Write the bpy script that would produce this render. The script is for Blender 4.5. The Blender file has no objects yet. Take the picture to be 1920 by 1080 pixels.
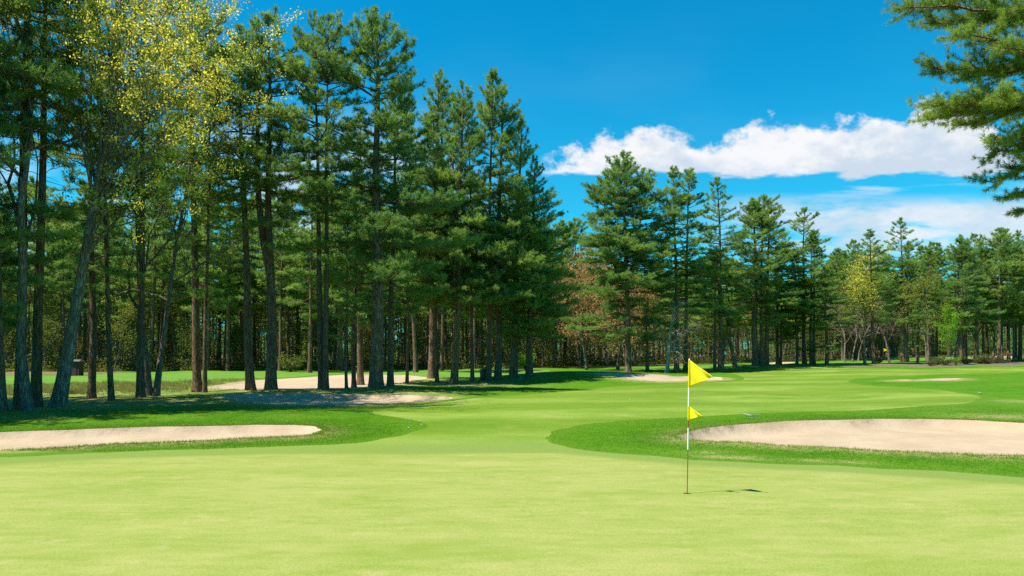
import bpy, math, random
import numpy as np
from mathutils import Vector, geometry as mgeo

SC = bpy.context.scene
COL = SC.collection
R = math.radians

# ------------------------------------------------------------------ camera
CAM_H, FPX, HOR = 2.0, 1500.0, 690.0            # eye height, focal length and horizon in pixels of the 1920 x 1080 photo
cd = bpy.data.cameras.new("camera")
cd.sensor_width = 36.0
cd.lens = 36.0 * FPX / 1920.0
cd.shift_y = (HOR - 540.0) / 1920.0
cd.clip_start, cd.clip_end = 0.1, 5000.0
cam = bpy.data.objects.new("camera", cd)
COL.objects.link(cam)
cam.location = (0, 0, CAM_H)
cam.rotation_euler = (R(90), 0, 0)
SC.camera = cam

# ------------------------------------------------------------------ sun, sky, exposure
SUN_EL, SUN_AWAY = 61.0, 20.0                    # shadows fall to the right and slightly away
sd = np.array([-math.cos(R(SUN_AWAY)) * math.cos(R(SUN_EL)), -math.sin(R(SUN_AWAY)) * math.cos(R(SUN_EL)), math.sin(R(SUN_EL))])
sl = bpy.data.lights.new("sun", 'SUN')
sl.energy, sl.angle, sl.color = 4.3, R(0.53), (1.0, 0.955, 0.86)
sun = bpy.data.objects.new("sun", sl)
COL.objects.link(sun)
sun.rotation_euler = Vector(sd).to_track_quat('Z', 'Y').to_euler()
sun.location = (-60, -10, 110)

SC.view_settings.view_transform = 'Standard'
SC.view_settings.look = 'None'
SC.view_settings.exposure = 1.15
SC.view_settings.gamma = 1.0
SC.cycles.use_denoising = False
SC.cycles.max_bounces = 6
SC.cycles.diffuse_bounces = 3
SC.cycles.glossy_bounces = 2
SC.cycles.transmission_bounces = 3
SC.cycles.caustics_reflective = False
SC.cycles.caustics_refractive = False


class N:
    """short hand for building node trees"""
    def __init__(s, tree):
        s.t = tree
    def n(s, typ, **kw):
        nd = s.t.nodes.new(typ)
        for k, v in kw.items():
            setattr(nd, k, v)
        return nd
    def put(s, sock, v):
        if hasattr(v, 'is_output'):
            s.t.links.new(v, sock)
        elif v is not None:
            sock.default_value = v
    def m(s, op, a, b=None, c=None, clamp=False):
        nd = s.n('ShaderNodeMath', operation=op, use_clamp=clamp)
        for i, v in enumerate((a, b, c)):
            s.put(nd.inputs[i], v)
        return nd.outputs[0]
    def vm(s, op, a, b=None):
        nd = s.n('ShaderNodeVectorMath', operation=op)
        s.put(nd.inputs[0], a); s.put(nd.inputs[1], b)
        return nd.outputs[0]
    def mix(s, f, a, b, blend='MIX'):
        nd = s.n('ShaderNodeMix', data_type='RGBA', blend_type=blend)
        s.put(nd.inputs[0], f)
        s.put(nd.inputs[6], (*a, 1) if isinstance(a, tuple) and len(a) == 3 else a)
        s.put(nd.inputs[7], (*b, 1) if isinstance(b, tuple) and len(b) == 3 else b)
        return nd.outputs[2]
    def noise(s, vec, scale, detail=3.0, rough=0.55, dist=0.0, col=False):
        nd = s.n('ShaderNodeTexNoise')
        if vec is not None:
            s.put(nd.inputs['Vector'], vec)
        nd.inputs['Scale'].default_value = scale
        nd.inputs['Detail'].default_value = detail
        nd.inputs['Roughness'].default_value = rough
        nd.inputs['Distortion'].default_value = dist
        return nd.outputs['Color' if col else 'Fac']
    def ss(s, x, lo, hi, a=0.0, b=1.0):
        nd = s.n('ShaderNodeMapRange', interpolation_type='SMOOTHSTEP')
        s.put(nd.inputs[0], x); s.put(nd.inputs[1], lo); s.put(nd.inputs[2], hi)
        nd.inputs[3].default_value, nd.inputs[4].default_value = a, b
        return nd.outputs[0]
    def xyz(s, v):
        nd = s.n('ShaderNodeSeparateXYZ'); s.put(nd.inputs[0], v)
        return nd.outputs
    def comb(s, x, y, z):
        nd = s.n('ShaderNodeCombineXYZ')
        for i, v in enumerate((x, y, z)):
            s.put(nd.inputs[i], v)
        return nd.outputs[0]


def build_world():
    w = bpy.data.worlds.new("World")
    SC.world = w
    w.use_nodes = True
    t = w.node_tree
    t.nodes.clear()
    k = N(t)
    out = k.n('ShaderNodeOutputWorld')
    bg = k.n('ShaderNodeBackground')
    sky = k.n('ShaderNodeTexSky', sky_type='NISHITA', sun_disc=False)
    sky.sun_elevation = R(SUN_EL)
    sky.sun_rotation = math.atan2(sd[0], sd[1])
    sky.altitude, sky.air_density, sky.dust_density, sky.ozone_density = 100.0, 1.0, 0.3, 2.0
    d = k.n('ShaderNodeTexCoord').outputs['Generated']
    x, y, z = k.xyz(d)
    blue = k.mix(1.0, sky.outputs[0], k.mix(k.ss(z, 0.08, 0.42), (0.12, 1.06, 1.16), (0.015, 0.95, 1.19)), 'MULTIPLY')
    ys = k.m('MAXIMUM', y, 0.05)
    u, v = k.m('DIVIDE', x, ys), k.m('DIVIDE', z, ys)
    front = k.ss(y, 0.1, 0.3)
    p = k.comb(u, v, 0.0)
    # billowing cumulus bank: flat base, bumpy top
    cv = k.n('ShaderNodeFloatCurve')
    pts = [(0.0, 0.225), (0.045, 0.252), (0.075, 0.272), (0.13, 0.284), (0.20, 0.286), (0.27, 0.278), (0.31, 0.298), (0.37, 0.300), (0.44, 0.312), (0.50, 0.322), (0.545, 0.330), (0.60, 0.300), (0.66, 0.23)]
    c = cv.mapping.curves[0]
    while len(c.points) > 2:
        c.points.remove(c.points[-1])
    c.points[0].location = pts[0]; c.points[1].location = pts[-1]
    for q in pts[1:-1]:
        c.points.new(*q)
    cv.mapping.update()
    k.put(cv.inputs['Value'], u)
    top = cv.outputs[0]
    warp = k.noise(k.comb(k.m('MULTIPLY', u, 1.0), k.m('MULTIPLY', v, 1.3), 3.1), 24.0, 9.0, 0.60)
    warp2 = k.noise(k.comb(u, k.m('MULTIPLY', v, 1.6), 8.2), 9.0, 5.0, 0.5)
    ups = k.m('SUBTRACT', top, v)
    dens_t = k.m('ADD', k.m('ADD', k.m('DIVIDE', ups, 0.030), 0.35), k.m('ADD', k.m('MULTIPLY', k.m('SUBTRACT', warp, 0.5), 3.6), k.m('MULTIPLY', k.m('SUBTRACT', warp2, 0.5), 1.6)))
    base = k.m('ADD', 0.238, k.m('MULTIPLY', k.m('SUBTRACT', k.noise(k.comb(u, k.m('MULTIPLY', v, 3.0), 1.0), 16.0, 6.0), 0.5), 0.040))
    dens_b = k.m('DIVIDE', k.m('SUBTRACT', v, base), 0.010)
    dens = k.m('MINIMUM', dens_t, dens_b)
    side = k.m('MULTIPLY', k.ss(u, 0.025, 0.06), k.ss(u, 0.60, 0.66, 1.0, 0.0))
    mask = k.m('MULTIPLY', k.ss(dens, 0.0, 0.75), side)
    # grey undersides and pockets inside the bank
    inner = k.noise(k.comb(u, k.m('MULTIPLY', v, 1.9), 5.5), 13.0, 5.0, 0.55, 0.0)
    inner2 = k.noise(k.comb(u, k.m('MULTIPLY', v, 1.5), 1.5), 42.0, 5.0, 0.6)
    grey = k.m('MULTIPLY', k.ss(k.m('ADD', k.m('ADD', k.m('MULTIPLY', inner, 0.7), k.m('MULTIPLY', inner2, 0.3)), k.m('MULTIPLY', k.ss(ups, 0.0, 0.065), 0.13)), 0.43, 0.68), 0.95)
    cc = k.mix(grey, (6.4, 6.5, 6.7), (4.1, 4.9, 5.8))
    # a thin flat sheet lower down to the right
    st = k.noise(k.comb(u, k.m('MULTIPLY', v, 4.2), 2.2), 7.0, 6.0, 0.6)
    band = k.m('MULTIPLY', k.ss(v, 0.125, 0.165), k.ss(v, 0.195, 0.222, 1.0, 0.0))
    band = k.m('MULTIPLY', band, k.ss(u, 0.20, 0.36))
    mask2 = k.m('MULTIPLY', k.m('MULTIPLY', k.ss(st, 0.36, 0.58), band), 0.92)
    # streaks and low wisps
    st2 = k.noise(k.comb(u, k.m('MULTIPLY', v, 9.0), 6.2), 5.0, 5.0, 0.55)
    wb = k.m('MULTIPLY', k.ss(v, 0.205, 0.225), k.ss(v, 0.232, 0.246, 1.0, 0.0))
    wb = k.m('MULTIPLY', wb, k.ss(u, 0.18, 0.30))
    mask3 = k.m('MULTIPLY', k.m('MULTIPLY', k.ss(st2, 0.50, 0.66), wb), 0.6)
    # pale cloud low behind the left wood
    lf = k.noise(k.comb(u, k.m('MULTIPLY', v, 2.2), 9.9), 6.0, 6.0, 0.55)
    lb = k.m('MULTIPLY', k.ss(v, 0.10, 0.17), k.ss(v, 0.24, 0.34, 1.0, 0.0))
    lb = k.m('MULTIPLY', lb, k.ss(u, -0.16, 0.02, 1.0, 0.0))
    mask4 = k.m('MULTIPLY', k.m('MULTIPLY', k.ss(lf, 0.44, 0.62), lb), 0.75)
    veil = k.m('MULTIPLY', k.m('MULTIPLY', k.ss(k.noise(k.comb(u, k.m('MULTIPLY', v, 2.5), 4.4), 3.0, 4.0, 0.5), 0.5, 0.8), k.ss(v, 0.1, 0.5, 1.0, 0.0)), 0.14)
    colr = k.mix(k.m('MULTIPLY', veil, front), blue, (4.2, 5.4, 6.4))
    colr = k.mix(k.m('MULTIPLY', mask4, front), colr, (4.6, 5.6, 6.5))
    colr = k.mix(k.m('MULTIPLY', mask2, front), colr, k.mix(k.ss(inner, 0.35, 0.65), (5.9, 6.2, 6.6), (4.2, 5.2, 6.0)))
    colr = k.mix(k.m('MULTIPLY', mask3, front), colr, (5.2, 6.0, 6.7))
    colr = k.mix(k.m('MULTIPLY', mask, front), colr, cc)
    t.links.new(colr, bg.inputs[0])
    bg.inputs[1].default_value = 0.066
    t.links.new(bg.outputs[0], out.inputs[0])

build_world()

# ------------------------------------------------------------------ terrain
BUMPS = [(-9.5, 41.0, 0.22, 9.0, 3.0), (5.6, 57.0, 0.62, 4.6, 4.2), (33.0, 88.0, 0.30, 14.0, 7.0), (25.5, 45.0, 0.32, 7.0, 5.0),
         (-10.0, 57.0, 0.45, 4.0, 4.0), (-22.0, 36.0, 0.12, 6.0, 3.0), (15.0, 31.0, 0.14, 9.0, 2.0), (-12.0, 27.5, 0.10, 10.0, 2.0), (62.0, 95.0, 0.5, 20.0, 8.0)]

def H0(X, Y):
    X = np.asarray(X, float); Y = np.asarray(Y, float)
    d = Y - 15.0
    h = 0.027 * 0.5 * (np.sqrt(d * d + 64.0) + d)
    for bx, by, a, sx, sy in BUMPS:
        h = h + a * np.exp(-0.5 * (((X - bx) / sx) ** 2 + ((Y - by) / sy) ** 2))
    far = np.clip((Y - 16.0) / 20.0, 0, 1)
    h = h + far * (0.05 * np.sin(X * 0.31 + 0.7) * np.sin(Y * 0.23 + 0.4) + 0.03 * np.sin(X * 0.83 + 2.0 + Y * 0.4))
    return h

def hz(x, y):
    return float(H0(x, y))

_YS = np.geomspace(4.0, 420.0, 6000)

def P(px, py):
    """the point of the ground seen at a photo pixel"""
    u, v = (px - 960.0) / FPX, (HOR - py) / FPX
    g = CAM_H + v * _YS - H0(u * _YS, _YS)
    i = np.argmax(g <= 0)
    if g[i] > 0:
        i = len(_YS) - 1
    Y = _YS[i] if i == 0 else _YS[i - 1] + (_YS[i] - _YS[i - 1]) * g[i - 1] / (g[i - 1] - g[i] + 1e-9)
    return np.array([u * Y, Y])

def smooth_loop(pts, step):
    """closed Catmull-Rom curve through the points, evenly resampled"""
    pts = np.array(pts, float); n = len(pts); out = []
    t = np.linspace(0, 1, 24, endpoint=False)[:, None]
    for i in range(n):
        a, b, c, d = pts[(i - 1) % n], pts[i], pts[(i + 1) % n], pts[(i + 2) % n]
        k1 = max(np.linalg.norm(c - b), 1e-6)
        m1 = (c - a) * min(0.5, 0.9 * k1 / (np.linalg.norm(c - a) + 1e-6)); m2 = (d - b) * min(0.5, 0.9 * k1 / (np.linalg.norm(d - b) + 1e-6))
        out.append((2 * t**3 - 3 * t**2 + 1) * b + (t**3 - 2 * t**2 + t) * m1 + (-2 * t**3 + 3 * t**2) * c + (t**3 - t**2) * m2)
    q = np.concatenate(out); q = np.vstack([q, q[:1]])
    s = np.concatenate([[0], np.cumsum(np.linalg.norm(np.diff(q, axis=0), axis=1))])
    res, x = [], 0.0
    while x < s[-1] - 1e-6:
        j = min(np.searchsorted(s, x, side='right') - 1, len(q) - 2)
        f = (x - s[j]) / max(s[j + 1] - s[j], 1e-9)
        pt = q[j] * (1 - f) + q[j + 1] * f
        res.append(pt)
        x += max(step, 0.012 * np.hypot(*pt))
    return np.array(res)

def wobble(poly, amp, seed):
    rg = np.random.default_rng(seed); n = len(poly)
    nx = np.roll(poly, -1, 0) - np.roll(poly, 1, 0)
    nrm = np.stack([nx[:, 1], -nx[:, 0]], 1); nrm /= np.linalg.norm(nrm, axis=1)[:, None] + 1e-9
    r = rg.normal(size=n)
    r = (r + np.roll(r, 1) + np.roll(r, -1)) / 1.7
    return poly + nrm * (r * amp)[:, None]

def inside(poly, X, Y):
    r = np.zeros(len(X), bool)
    x0, y0 = poly[:, 0], poly[:, 1]; x1, y1 = np.roll(x0, -1), np.roll(y0, -1)
    bb = (X >= x0.min()) & (X <= x0.max()) & (Y >= y0.min()) & (Y <= y0.max())
    ix = np.nonzero(bb)[0]
    xs, ys = X[ix], Y[ix]; rr = np.zeros(len(ix), bool)
    for a, b, c, d in zip(x0, y0, x1, y1):
        if b == d:
            continue
        rr ^= ((b > ys) != (d > ys)) & (xs < (c - a) * (ys - b) / (d - b) + a)
    r[ix] = rr
    return r

def dist_to(poly, X, Y):
    a = poly; b = np.roll(poly, -1, 0); best = np.full(len(X), 1e9)
    for (ax, ay), (bx, by) in zip(a, b):
        dx, dy = bx - ax, by - ay; L = dx * dx + dy * dy + 1e-12
        t = np.clip(((X - ax) * dx + (Y - ay) * dy) / L, 0, 1)
        best = np.minimum(best, (X - ax - t * dx) ** 2 + (Y - ay - t * dy) ** 2)
    return np.sqrt(best)

def px(lst):
    return [P(*p) for p in lst]

def W(*l):
    return [np.array(p, float) for p in l]

BUNK = [
    dict(px=[(-260, 838), (-100, 822), (0, 814), (100, 811), (200, 806), (330, 803), (450, 801), (550, 800), (590, 803), (602, 810), (585, 818), (500, 823), (380, 829), (250, 834), (120, 841), (0, 848), (-120, 858), (-240, 856)], depth=0.20, wob=0.06,
         label="long pale sand bunker at the left, nearest the putting green"),
    dict(px=[(415, 742), (470, 741), (560, 740), (650, 741), (720, 742), (800, 744), (848, 747), (835, 752), (770, 756), (690, 760), (600, 762), (530, 761), (470, 756), (430, 750)], depth=0.12, wob=0.08,
         label="shaded sand bunker streaked with trunk shadows below the row of tall pines"),
    dict(px=[(382, 730), (430, 719), (500, 713), (560, 710), (620, 706), (700, 703), (760, 705), (800, 709), (775, 716), (745, 723), (690, 728), (600, 731), (480, 733)], depth=0.05, wob=0.2,
         label="tan sand bunker with a bare sandy bank behind the row of tall pines"),
    dict(px=[(1110, 701), (1180, 702), (1240, 704), (1300, 706), (1354, 710), (1330, 714), (1260, 716), (1205, 714), (1160, 709)], depth=0.10, wob=0.12,
         label="small sand bunker beyond the grassy hump, left of the top flag"),
    dict(px=[(1268, 823), (1300, 812), (1340, 804), (1400, 798), (1480, 793), (1580, 790), (1700, 788), (1800, 790), (1920, 796), (2060, 806), (2180, 825), (2160, 850), (2060, 862), (1920, 858), (1800, 855), (1700, 851), (1600, 845), (1480, 838), (1380, 832), (1310, 829)], depth=0.24, wob=0.06,
         label="large smooth pale sand bunker right of the flagstick"),
    dict(px=[(1680, 714.6), (1700, 713), (1760, 711.2), (1800, 710.2), (1795, 712), (1730, 714.4)], depth=0.05, wob=0.05,
         label="thin sliver of sand showing in the dark rough at the right"),
    dict(px=[(1425, 682), (1450, 680), (1490, 680), (1480, 683), (1440, 684)], depth=0.03, wob=0.1,
         label="far sand patch showing between the trunks of the middle pine clump"),
    dict(px=[(1780, 672), (1830, 669), (1890, 668), (1900, 671), (1850, 673)], depth=0.03, wob=0.1,
         label="farthest pale sand strip behind the brush at the right"),
]
for i, b in enumerate(BUNK):
    b['poly'] = wobble(smooth_loop(px(b['px']), 0.16), b['wob'], 40 + i)

GREEN = smooth_loop(px([(-400, 890), (-150, 876), (0, 868), (130, 860), (250, 855), (380, 851), (500, 848.5), (640, 847.5), (760, 848), (900, 846), (1040, 846), (1110, 851), (1200, 860), (1300, 868), (1420, 874), (1550, 880), (1700, 889), (1920, 905), (2200, 930)]) + W((13, 6), (9, -3), (-9, -3), (-14, 8)), 0.3)
GREEN = wobble(GREEN, 0.02, 3)
FAIR = smooth_loop(px([(-300, 871), (0, 858), (200, 849), (400, 842), (520, 838), (640, 833), (720, 823), (785, 808), (800, 794), (760, 785), (700, 776), (720, 767), (800, 758), (860, 751), (960, 742), (1050, 735), (1130, 727), (1200, 723), (1260, 720), (1345, 717), (1392, 712), (1390, 705), (1370, 700), (1400, 694), (1440, 688), (1500, 686), (1600, 690), (1750, 692), (1920, 688), (2100, 688), (2150, 694), (1920, 697), (1750, 702), (1620, 709), (1590, 716), (1620, 722), (1700, 727), (1780, 733), (1835, 743), (1810, 756), (1700, 764), (1500, 772), (1350, 779), (1200, 787), (1100, 795), (1040, 808), (1020, 822), (1045, 836), (1110, 846), (1200, 855), (1350, 865), (1500, 872), (1700, 880), (1920, 895), (2200, 918)]) + W((10, 10.5), (-10, 10.5)), 0.3)
FAIR = wobble(FAIR, 0.06, 4)
FAIR2 = wobble(smooth_loop(px([(-200, 724), (0, 722), (150, 718), (290, 716), (390, 712), (470, 709), (560, 706), (640, 701), (760, 706), (850, 708), (950, 703), (1010, 700), (1030, 693.5), (950, 692.5), (850, 694), (700, 695), (560, 697), (300, 698), (100, 704), (-200, 706)]), 0.5), 0.1, 5)
FAIR3 = wobble(smooth_loop(px([(1180, 694), (1300, 692), (1390, 686), (1410, 683), (1300, 686), (1190, 690)]), 0.6), 0.1, 6)
FAIR4 = wobble(smooth_loop(px([(1552, 684), (1640, 682), (1760, 677), (1900, 673), (1900, 669), (1760, 671), (1640, 676), (1560, 679)]), 0.6), 0.1, 7)
LITTER = wobble(smooth_loop(px([(1580, 685.5), (1640, 684), (1740, 680), (1850, 680), (1920, 676), (1980, 682), (1880, 687), (1780, 687.5), (1740, 688.5), (1680, 686.5), (1600, 688)]), 0.5), 0.15, 8)
WOODF = smooth_loop(px([(-500, 706), (100, 702), (300, 697), (600, 694.5), (850, 692.5), (1000, 691.5), (1100, 687.5), (1200, 686.5), (1300, 683), (1420, 679), (1560, 676), (1700, 669), (1900, 666), (2300, 664)]) + W((340, 420), (0, 480), (-340, 420)), 1.0)
WOODF = wobble(WOODF, 0.3, 9)
HOLE = P(1288.5, 925.0)
ang = np.linspace(0, 2 * math.pi, 20, endpoint=False)
HOLEP = np.stack([HOLE[0] + 0.054 * np.cos(ang), HOLE[1] + 0.054 * np.sin(ang)], 1)

# ------------------------------------------------------------------ mesh helpers
def mesh_np(name, V, tris=None, quads=None, mats=(), attrs=None, smooth=True, mat_idx=None):
    me = bpy.data.meshes.new(name)
    V = np.asarray(V, np.float32).reshape(-1, 3)
    tris = np.zeros((0, 3), np.int32) if tris is None else np.asarray(tris, np.int32).reshape(-1, 3)
    quads = np.zeros((0, 4), np.int32) if quads is None else np.asarray(quads, np.int32).reshape(-1, 4)
    nt, nq = len(tris), len(quads)
    me.vertices.add(len(V)); me.vertices.foreach_set('co', V.ravel())
    li = np.concatenate([tris.ravel(), quads.ravel()])
    me.loops.add(len(li)); me.loops.foreach_set('vertex_index', li)
    me.polygons.add(nt + nq)
    tot = np.concatenate([np.full(nt, 3, np.int32), np.full(nq, 4, np.int32)])
    st = np.concatenate([[0], np.cumsum(tot)[:-1]]).astype(np.int32) if nt + nq else np.zeros(0, np.int32)
    me.polygons.foreach_set('loop_start', st)
    me.polygons.foreach_set('loop_total', tot)
    me.polygons.foreach_set('use_smooth', np.full(nt + nq, bool(smooth)))
    for m in mats:
        me.materials.append(m)
    if mat_idx is not None:
        me.polygons.foreach_set('material_index', np.asarray(mat_idx, np.int32))
    for an, av in (attrs or {}).items():
        a = me.attributes.new(an, 'FLOAT', 'POINT')
        a.data.foreach_set('value', np.asarray(av, np.float32))
    me.update(calc_edges=True)
    return me

def link(name, data, parent=None, loc=None):
    o = bpy.data.objects.new(name, data)
    COL.objects.link(o)
    if parent is not None:
        o.parent = parent
    if loc is not None:
        o.location = loc
    return o

def tag(o, label, cat, group=None):
    o['label'] = label
    o['category'] = cat
    if group:
        o['group'] = group
    return o

def nrm(a):
    return a / (np.linalg.norm(a, axis=-1, keepdims=True) + 1e-9)

class Buf:
    def __init__(s):
        s.V, s.T, s.Q, s.A, s.n = [], [], [], [], 0
    def add(s, V, T=None, Q=None, a=0.5):
        V = np.asarray(V, float).reshape(-1, 3)
        if T is not None and len(T): s.T.append(np.asarray(T) + s.n)
        if Q is not None and len(Q): s.Q.append(np.asarray(Q) + s.n)
        s.V.append(V); s.A.append(np.full(len(V), a) if np.isscalar(a) else np.asarray(a)); s.n += len(V)
    def mesh(s, name, mats, smooth=True):
        return mesh_np(name, np.concatenate(s.V), np.concatenate(s.T) if s.T else None, np.concatenate(s.Q) if s.Q else None, mats, {'tint': np.concatenate(s.A)}, smooth)

def tubes(buf, P_, Rd, m=5, a=0.5, cap=False, ref=None):
    """a batch of tubes: P_ (B,k,3) centre lines, Rd (B,k) radii"""
    P_ = np.asarray(P_, float); Rd = np.asarray(Rd, float)
    B, k, _ = P_.shape
    T = nrm(np.gradient(P_, axis=1))
    r = np.array([0.0, 0.0, 1.0]) if ref is None else np.asarray(ref, float)
    U = np.cross(T, r); bad = np.linalg.norm(U, axis=-1) < 0.15
    U[bad] = np.cross(T[bad], np.array([1.0, 0.13, 0.0]))
    U = nrm(U); Vv = np.cross(T, U)
    th = np.linspace(0, 2 * math.pi, m, endpoint=False)
    ring = U[:, :, None, :] * np.cos(th)[None, None, :, None] + Vv[:, :, None, :] * np.sin(th)[None, None, :, None]
    V = P_[:, :, None, :] + ring * Rd[:, :, None, None]
    idx = np.arange(B * k * m).reshape(B, k, m)
    j2 = np.roll(idx, -1, axis=2)
    Q = np.stack([idx[:, :-1], j2[:, :-1], j2[:, 1:], idx[:, 1:]], -1).reshape(-1, 4)
    buf.add(V, None, Q, a)
    if cap:
        for b in range(B):
            for e, fl in ((0, True), (k - 1, False)):
                c = P_[b, e]; rr = V[b, e]
                tri = [[0, 1 + (i + 1) % m, 1 + i] if fl else [0, 1 + i, 1 + (i + 1) % m] for i in range(m)]
                buf.add(np.vstack([c[None], rr]), tri, None, a)

# ------------------------------------------------------------------ materials
def material(name):
    m = bpy.data.materials.new(name)
    m.use_nodes = True
    t = m.node_tree
    t.nodes.clear()
    k = N(t)
    out = k.n('ShaderNodeOutputMaterial')
    b = k.n('ShaderNodeBsdfPrincipled')
    t.links.new(b.outputs[0], out.inputs[0])
    return m, k, b, out

def bump(k, b, h, strength, dist):
    bp = k.n('ShaderNodeBump')
    bp.inputs['Strength'].default_value, bp.inputs['Distance'].default_value = strength, dist
    k.put(bp.inputs['Height'], h)
    k.t.links.new(bp.outputs[0], b.inputs['Normal'])

def grass_material(name, c_lo, c_hi, c_dry, patch, fine, stripes=None, rough=0.8, bstr=0.5, dryamt=0.25, sheen=0.0, bdist=0.01, c_edge=None, stretch=(1.0, 1.0, 1.0)):
    m, k, b, out = material(name)
    pos = k.n('ShaderNodeNewGeometry').outputs['Position']
    sp_ = k.vm('MULTIPLY', pos, stretch)
    n1 = k.noise(sp_, patch, 5.0, 0.62)
    n2 = k.noise(sp_, patch * 5.3, 4.0, 0.6)
    n3 = k.noise(pos, fine, 3.0, 0.7)
    n4 = k.noise(pos, fine * 4.1, 2.0, 0.7)
    f = k.m('ADD', k.m('MULTIPLY', n1, 0.42), k.m('ADD', k.m('MULTIPLY', n2, 0.30), k.m('MULTIPLY', n3, 0.28)))
    c = k.mix(k.ss(f, 0.33, 0.66), c_lo, c_hi)
    nd = k.noise(k.vm('ADD', pos, (31.0, 17.0, 0.0)), patch * 1.9, 6.0, 0.65)
    dry = k.n('ShaderNodeAttribute', attribute_name='dry').outputs['Fac']
    dn = k.m('ADD', k.m('MULTIPLY', k.ss(nd, 0.56, 0.76), dryamt), k.m('MULTIPLY', dry, k.ss(k.m('ADD', k.m('MULTIPLY', n2, 0.6), k.m('MULTIPLY', n3, 0.4)), 0.32, 0.58)), clamp=True)
    c = k.mix(dn, c, c_dry)
    if stripes:
        a, wdt, amt = stripes
        x, y, z = k.xyz(pos)
        s = k.m('ADD', k.m('MULTIPLY', y, math.cos(R(a))), k.m('MULTIPLY', x, -math.sin(R(a))))
        s = k.m('ADD', s, k.m('MULTIPLY', k.noise(pos, 0.16, 4.0), 5.0))
        w = k.m('SINE', k.m('MULTIPLY', s, math.pi / wdt))
        w = k.m('MULTIPLY', k.ss(w, -0.7, 0.7), k.ss(n1, 0.25, 0.6))
        c = k.mix(k.m('MULTIPLY', w, amt), c, k.mix(1.0, c, (1.62, 1.36, 2.6), 'MULTIPLY'))
    if c_edge:
        ed = k.n('ShaderNodeAttribute', attribute_name='edge').outputs['Fac']
        c = k.mix(k.ss(k.m('ADD', ed, k.m('MULTIPLY', k.m('SUBTRACT', n2, 0.5), 0.5)), 0.1, 0.9), c, c_edge)
    c = k.mix(k.ss(n3, 0.3, 0.7), k.mix(1.0, c, (0.92, 0.93, 0.90), 'MULTIPLY'), k.mix(1.0, c, (1.07, 1.06, 1.08), 'MULTIPLY'))
    # grain of the blades
    c = k.mix(k.ss(n4, 0.25, 0.75), k.mix(1.0, c, (0.72, 0.76, 0.70), 'MULTIPLY'), k.mix(1.0, c, (1.27, 1.22, 1.3), 'MULTIPLY'))
    k.t.links.new(c, b.inputs['Base Color'])
    b.inputs['Roughness'].default_value = rough
    b.inputs['Specular IOR Level'].default_value = 0.06
    if sheen:
        b.inputs['Sheen Weight'].default_value = sheen
    bump(k, b, k.m('ADD', k.m('MULTIPLY', n3, 0.7), k.m('MULTIPLY', n4, 0.5)), bstr, bdist)
    return m

M_GREEN = grass_material("green_turf", (0.166, 0.222, 0.033), (0.272, 0.280, 0.083), (0.34, 0.31, 0.13), 1.0, 38.0, None, 0.75, 0.45, 0.5, 0.0, 0.008, (0.150, 0.205, 0.040), (0.40, 1.0, 1.0))
M_FAIR = grass_material("fairway_turf", (0.078, 0.156, 0.008), (0.136, 0.203, 0.021), (0.20, 0.205, 0.050), 0.35, 18.0, (12.0, 3.4, 0.7), 0.75, 0.5, 0.6, 0.0, 0.012, (0.150, 0.205, 0.040), (0.5, 1.0, 1.0))
M_ROUGH = grass_material("rough_turf", (0.034, 0.124, 0.002), (0.086, 0.184, 0.006), (0.34, 0.275, 0.115), 0.5, 14.0, None, 0.8, 0.8, 0.25, 0.0, 0.03, (0.075, 0.160, 0.008))
M_FAIR2 = grass_material("far_fairway_turf", (0.075, 0.18, 0.018), (0.125, 0.225, 0.035), (0.19, 0.22, 0.06), 0.25, 9.0, None, 0.75, 0.4, 0.3)

def m_sand():
    m, k, b, out = material("bunker_sand")
    pos = k.n('ShaderNodeNewGeometry').outputs['Position']
    n1 = k.noise(pos, 0.8, 5.0, 0.6); n2 = k.noise(pos, 7.0, 5.0, 0.65); n3 = k.noise(pos, 160.0, 2.0, 0.7)
    c = k.mix(k.ss(n1, 0.3, 0.7), (0.340, 0.255, 0.168), (0.398, 0.308, 0.214))
    c = k.mix(k.m('MULTIPLY', k.ss(n2, 0.5, 0.75), 0.35), c, (0.30, 0.22, 0.135))
    c = k.mix(k.ss(n3, 0.3, 0.7), k.mix(1.0, c, (0.88, 0.87, 0.85), 'MULTIPLY'), k.mix(1.0, c, (1.1, 1.1, 1.1), 'MULTIPLY'))
    k.t.links.new(c, b.inputs['Base Color'])
    b.inputs['Roughness'].default_value = 0.95
    b.inputs['Specular IOR Level'].default_value = 0.1
    x, y, z = k.xyz(pos)
    rake = k.m('SINE', k.m('MULTIPLY', k.m('ADD', k.m('ADD', y, k.m('MULTIPLY', x, 0.18)), k.m('MULTIPLY', n1, 1.6)), 34.0))
    bump(k, b, k.m('ADD', k.m('MULTIPLY', rake, 0.30), k.m('ADD', k.m('MULTIPLY', n2, 2.4), k.m('MULTIPLY', n3, 0.5))), 0.36, 0.03)
    return m
M_SAND = m_sand()

def m_floor(name, c1, c2, c3):
    m, k, b, out = material(name)
    pos = k.n('ShaderNodeNewGeometry').outputs['Position']
    n1 = k.noise(pos, 0.4, 5.0, 0.6); n2 = k.noise(pos, 5.0, 5.0, 0.65)
    c = k.mix(k.ss(n2, 0.35, 0.65), c1, c2)
    c = k.mix(k.ss(n1, 0.5, 0.68), c, c3)
    k.t.links.new(c, b.inputs['Base Color'])
    b.inputs['Roughness'].default_value = 0.95
    bump(k, b, n2, 0.8, 0.08)
    return m
M_FLOOR = m_floor("wood_floor", (0.10, 0.065, 0.035), (0.19, 0.125, 0.06), (0.07, 0.11, 0.02))
M_LITTER = m_floor("leaf_litter", (0.085, 0.065, 0.035), (0.15, 0.115, 0.06), (0.08, 0.12, 0.02))

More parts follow.
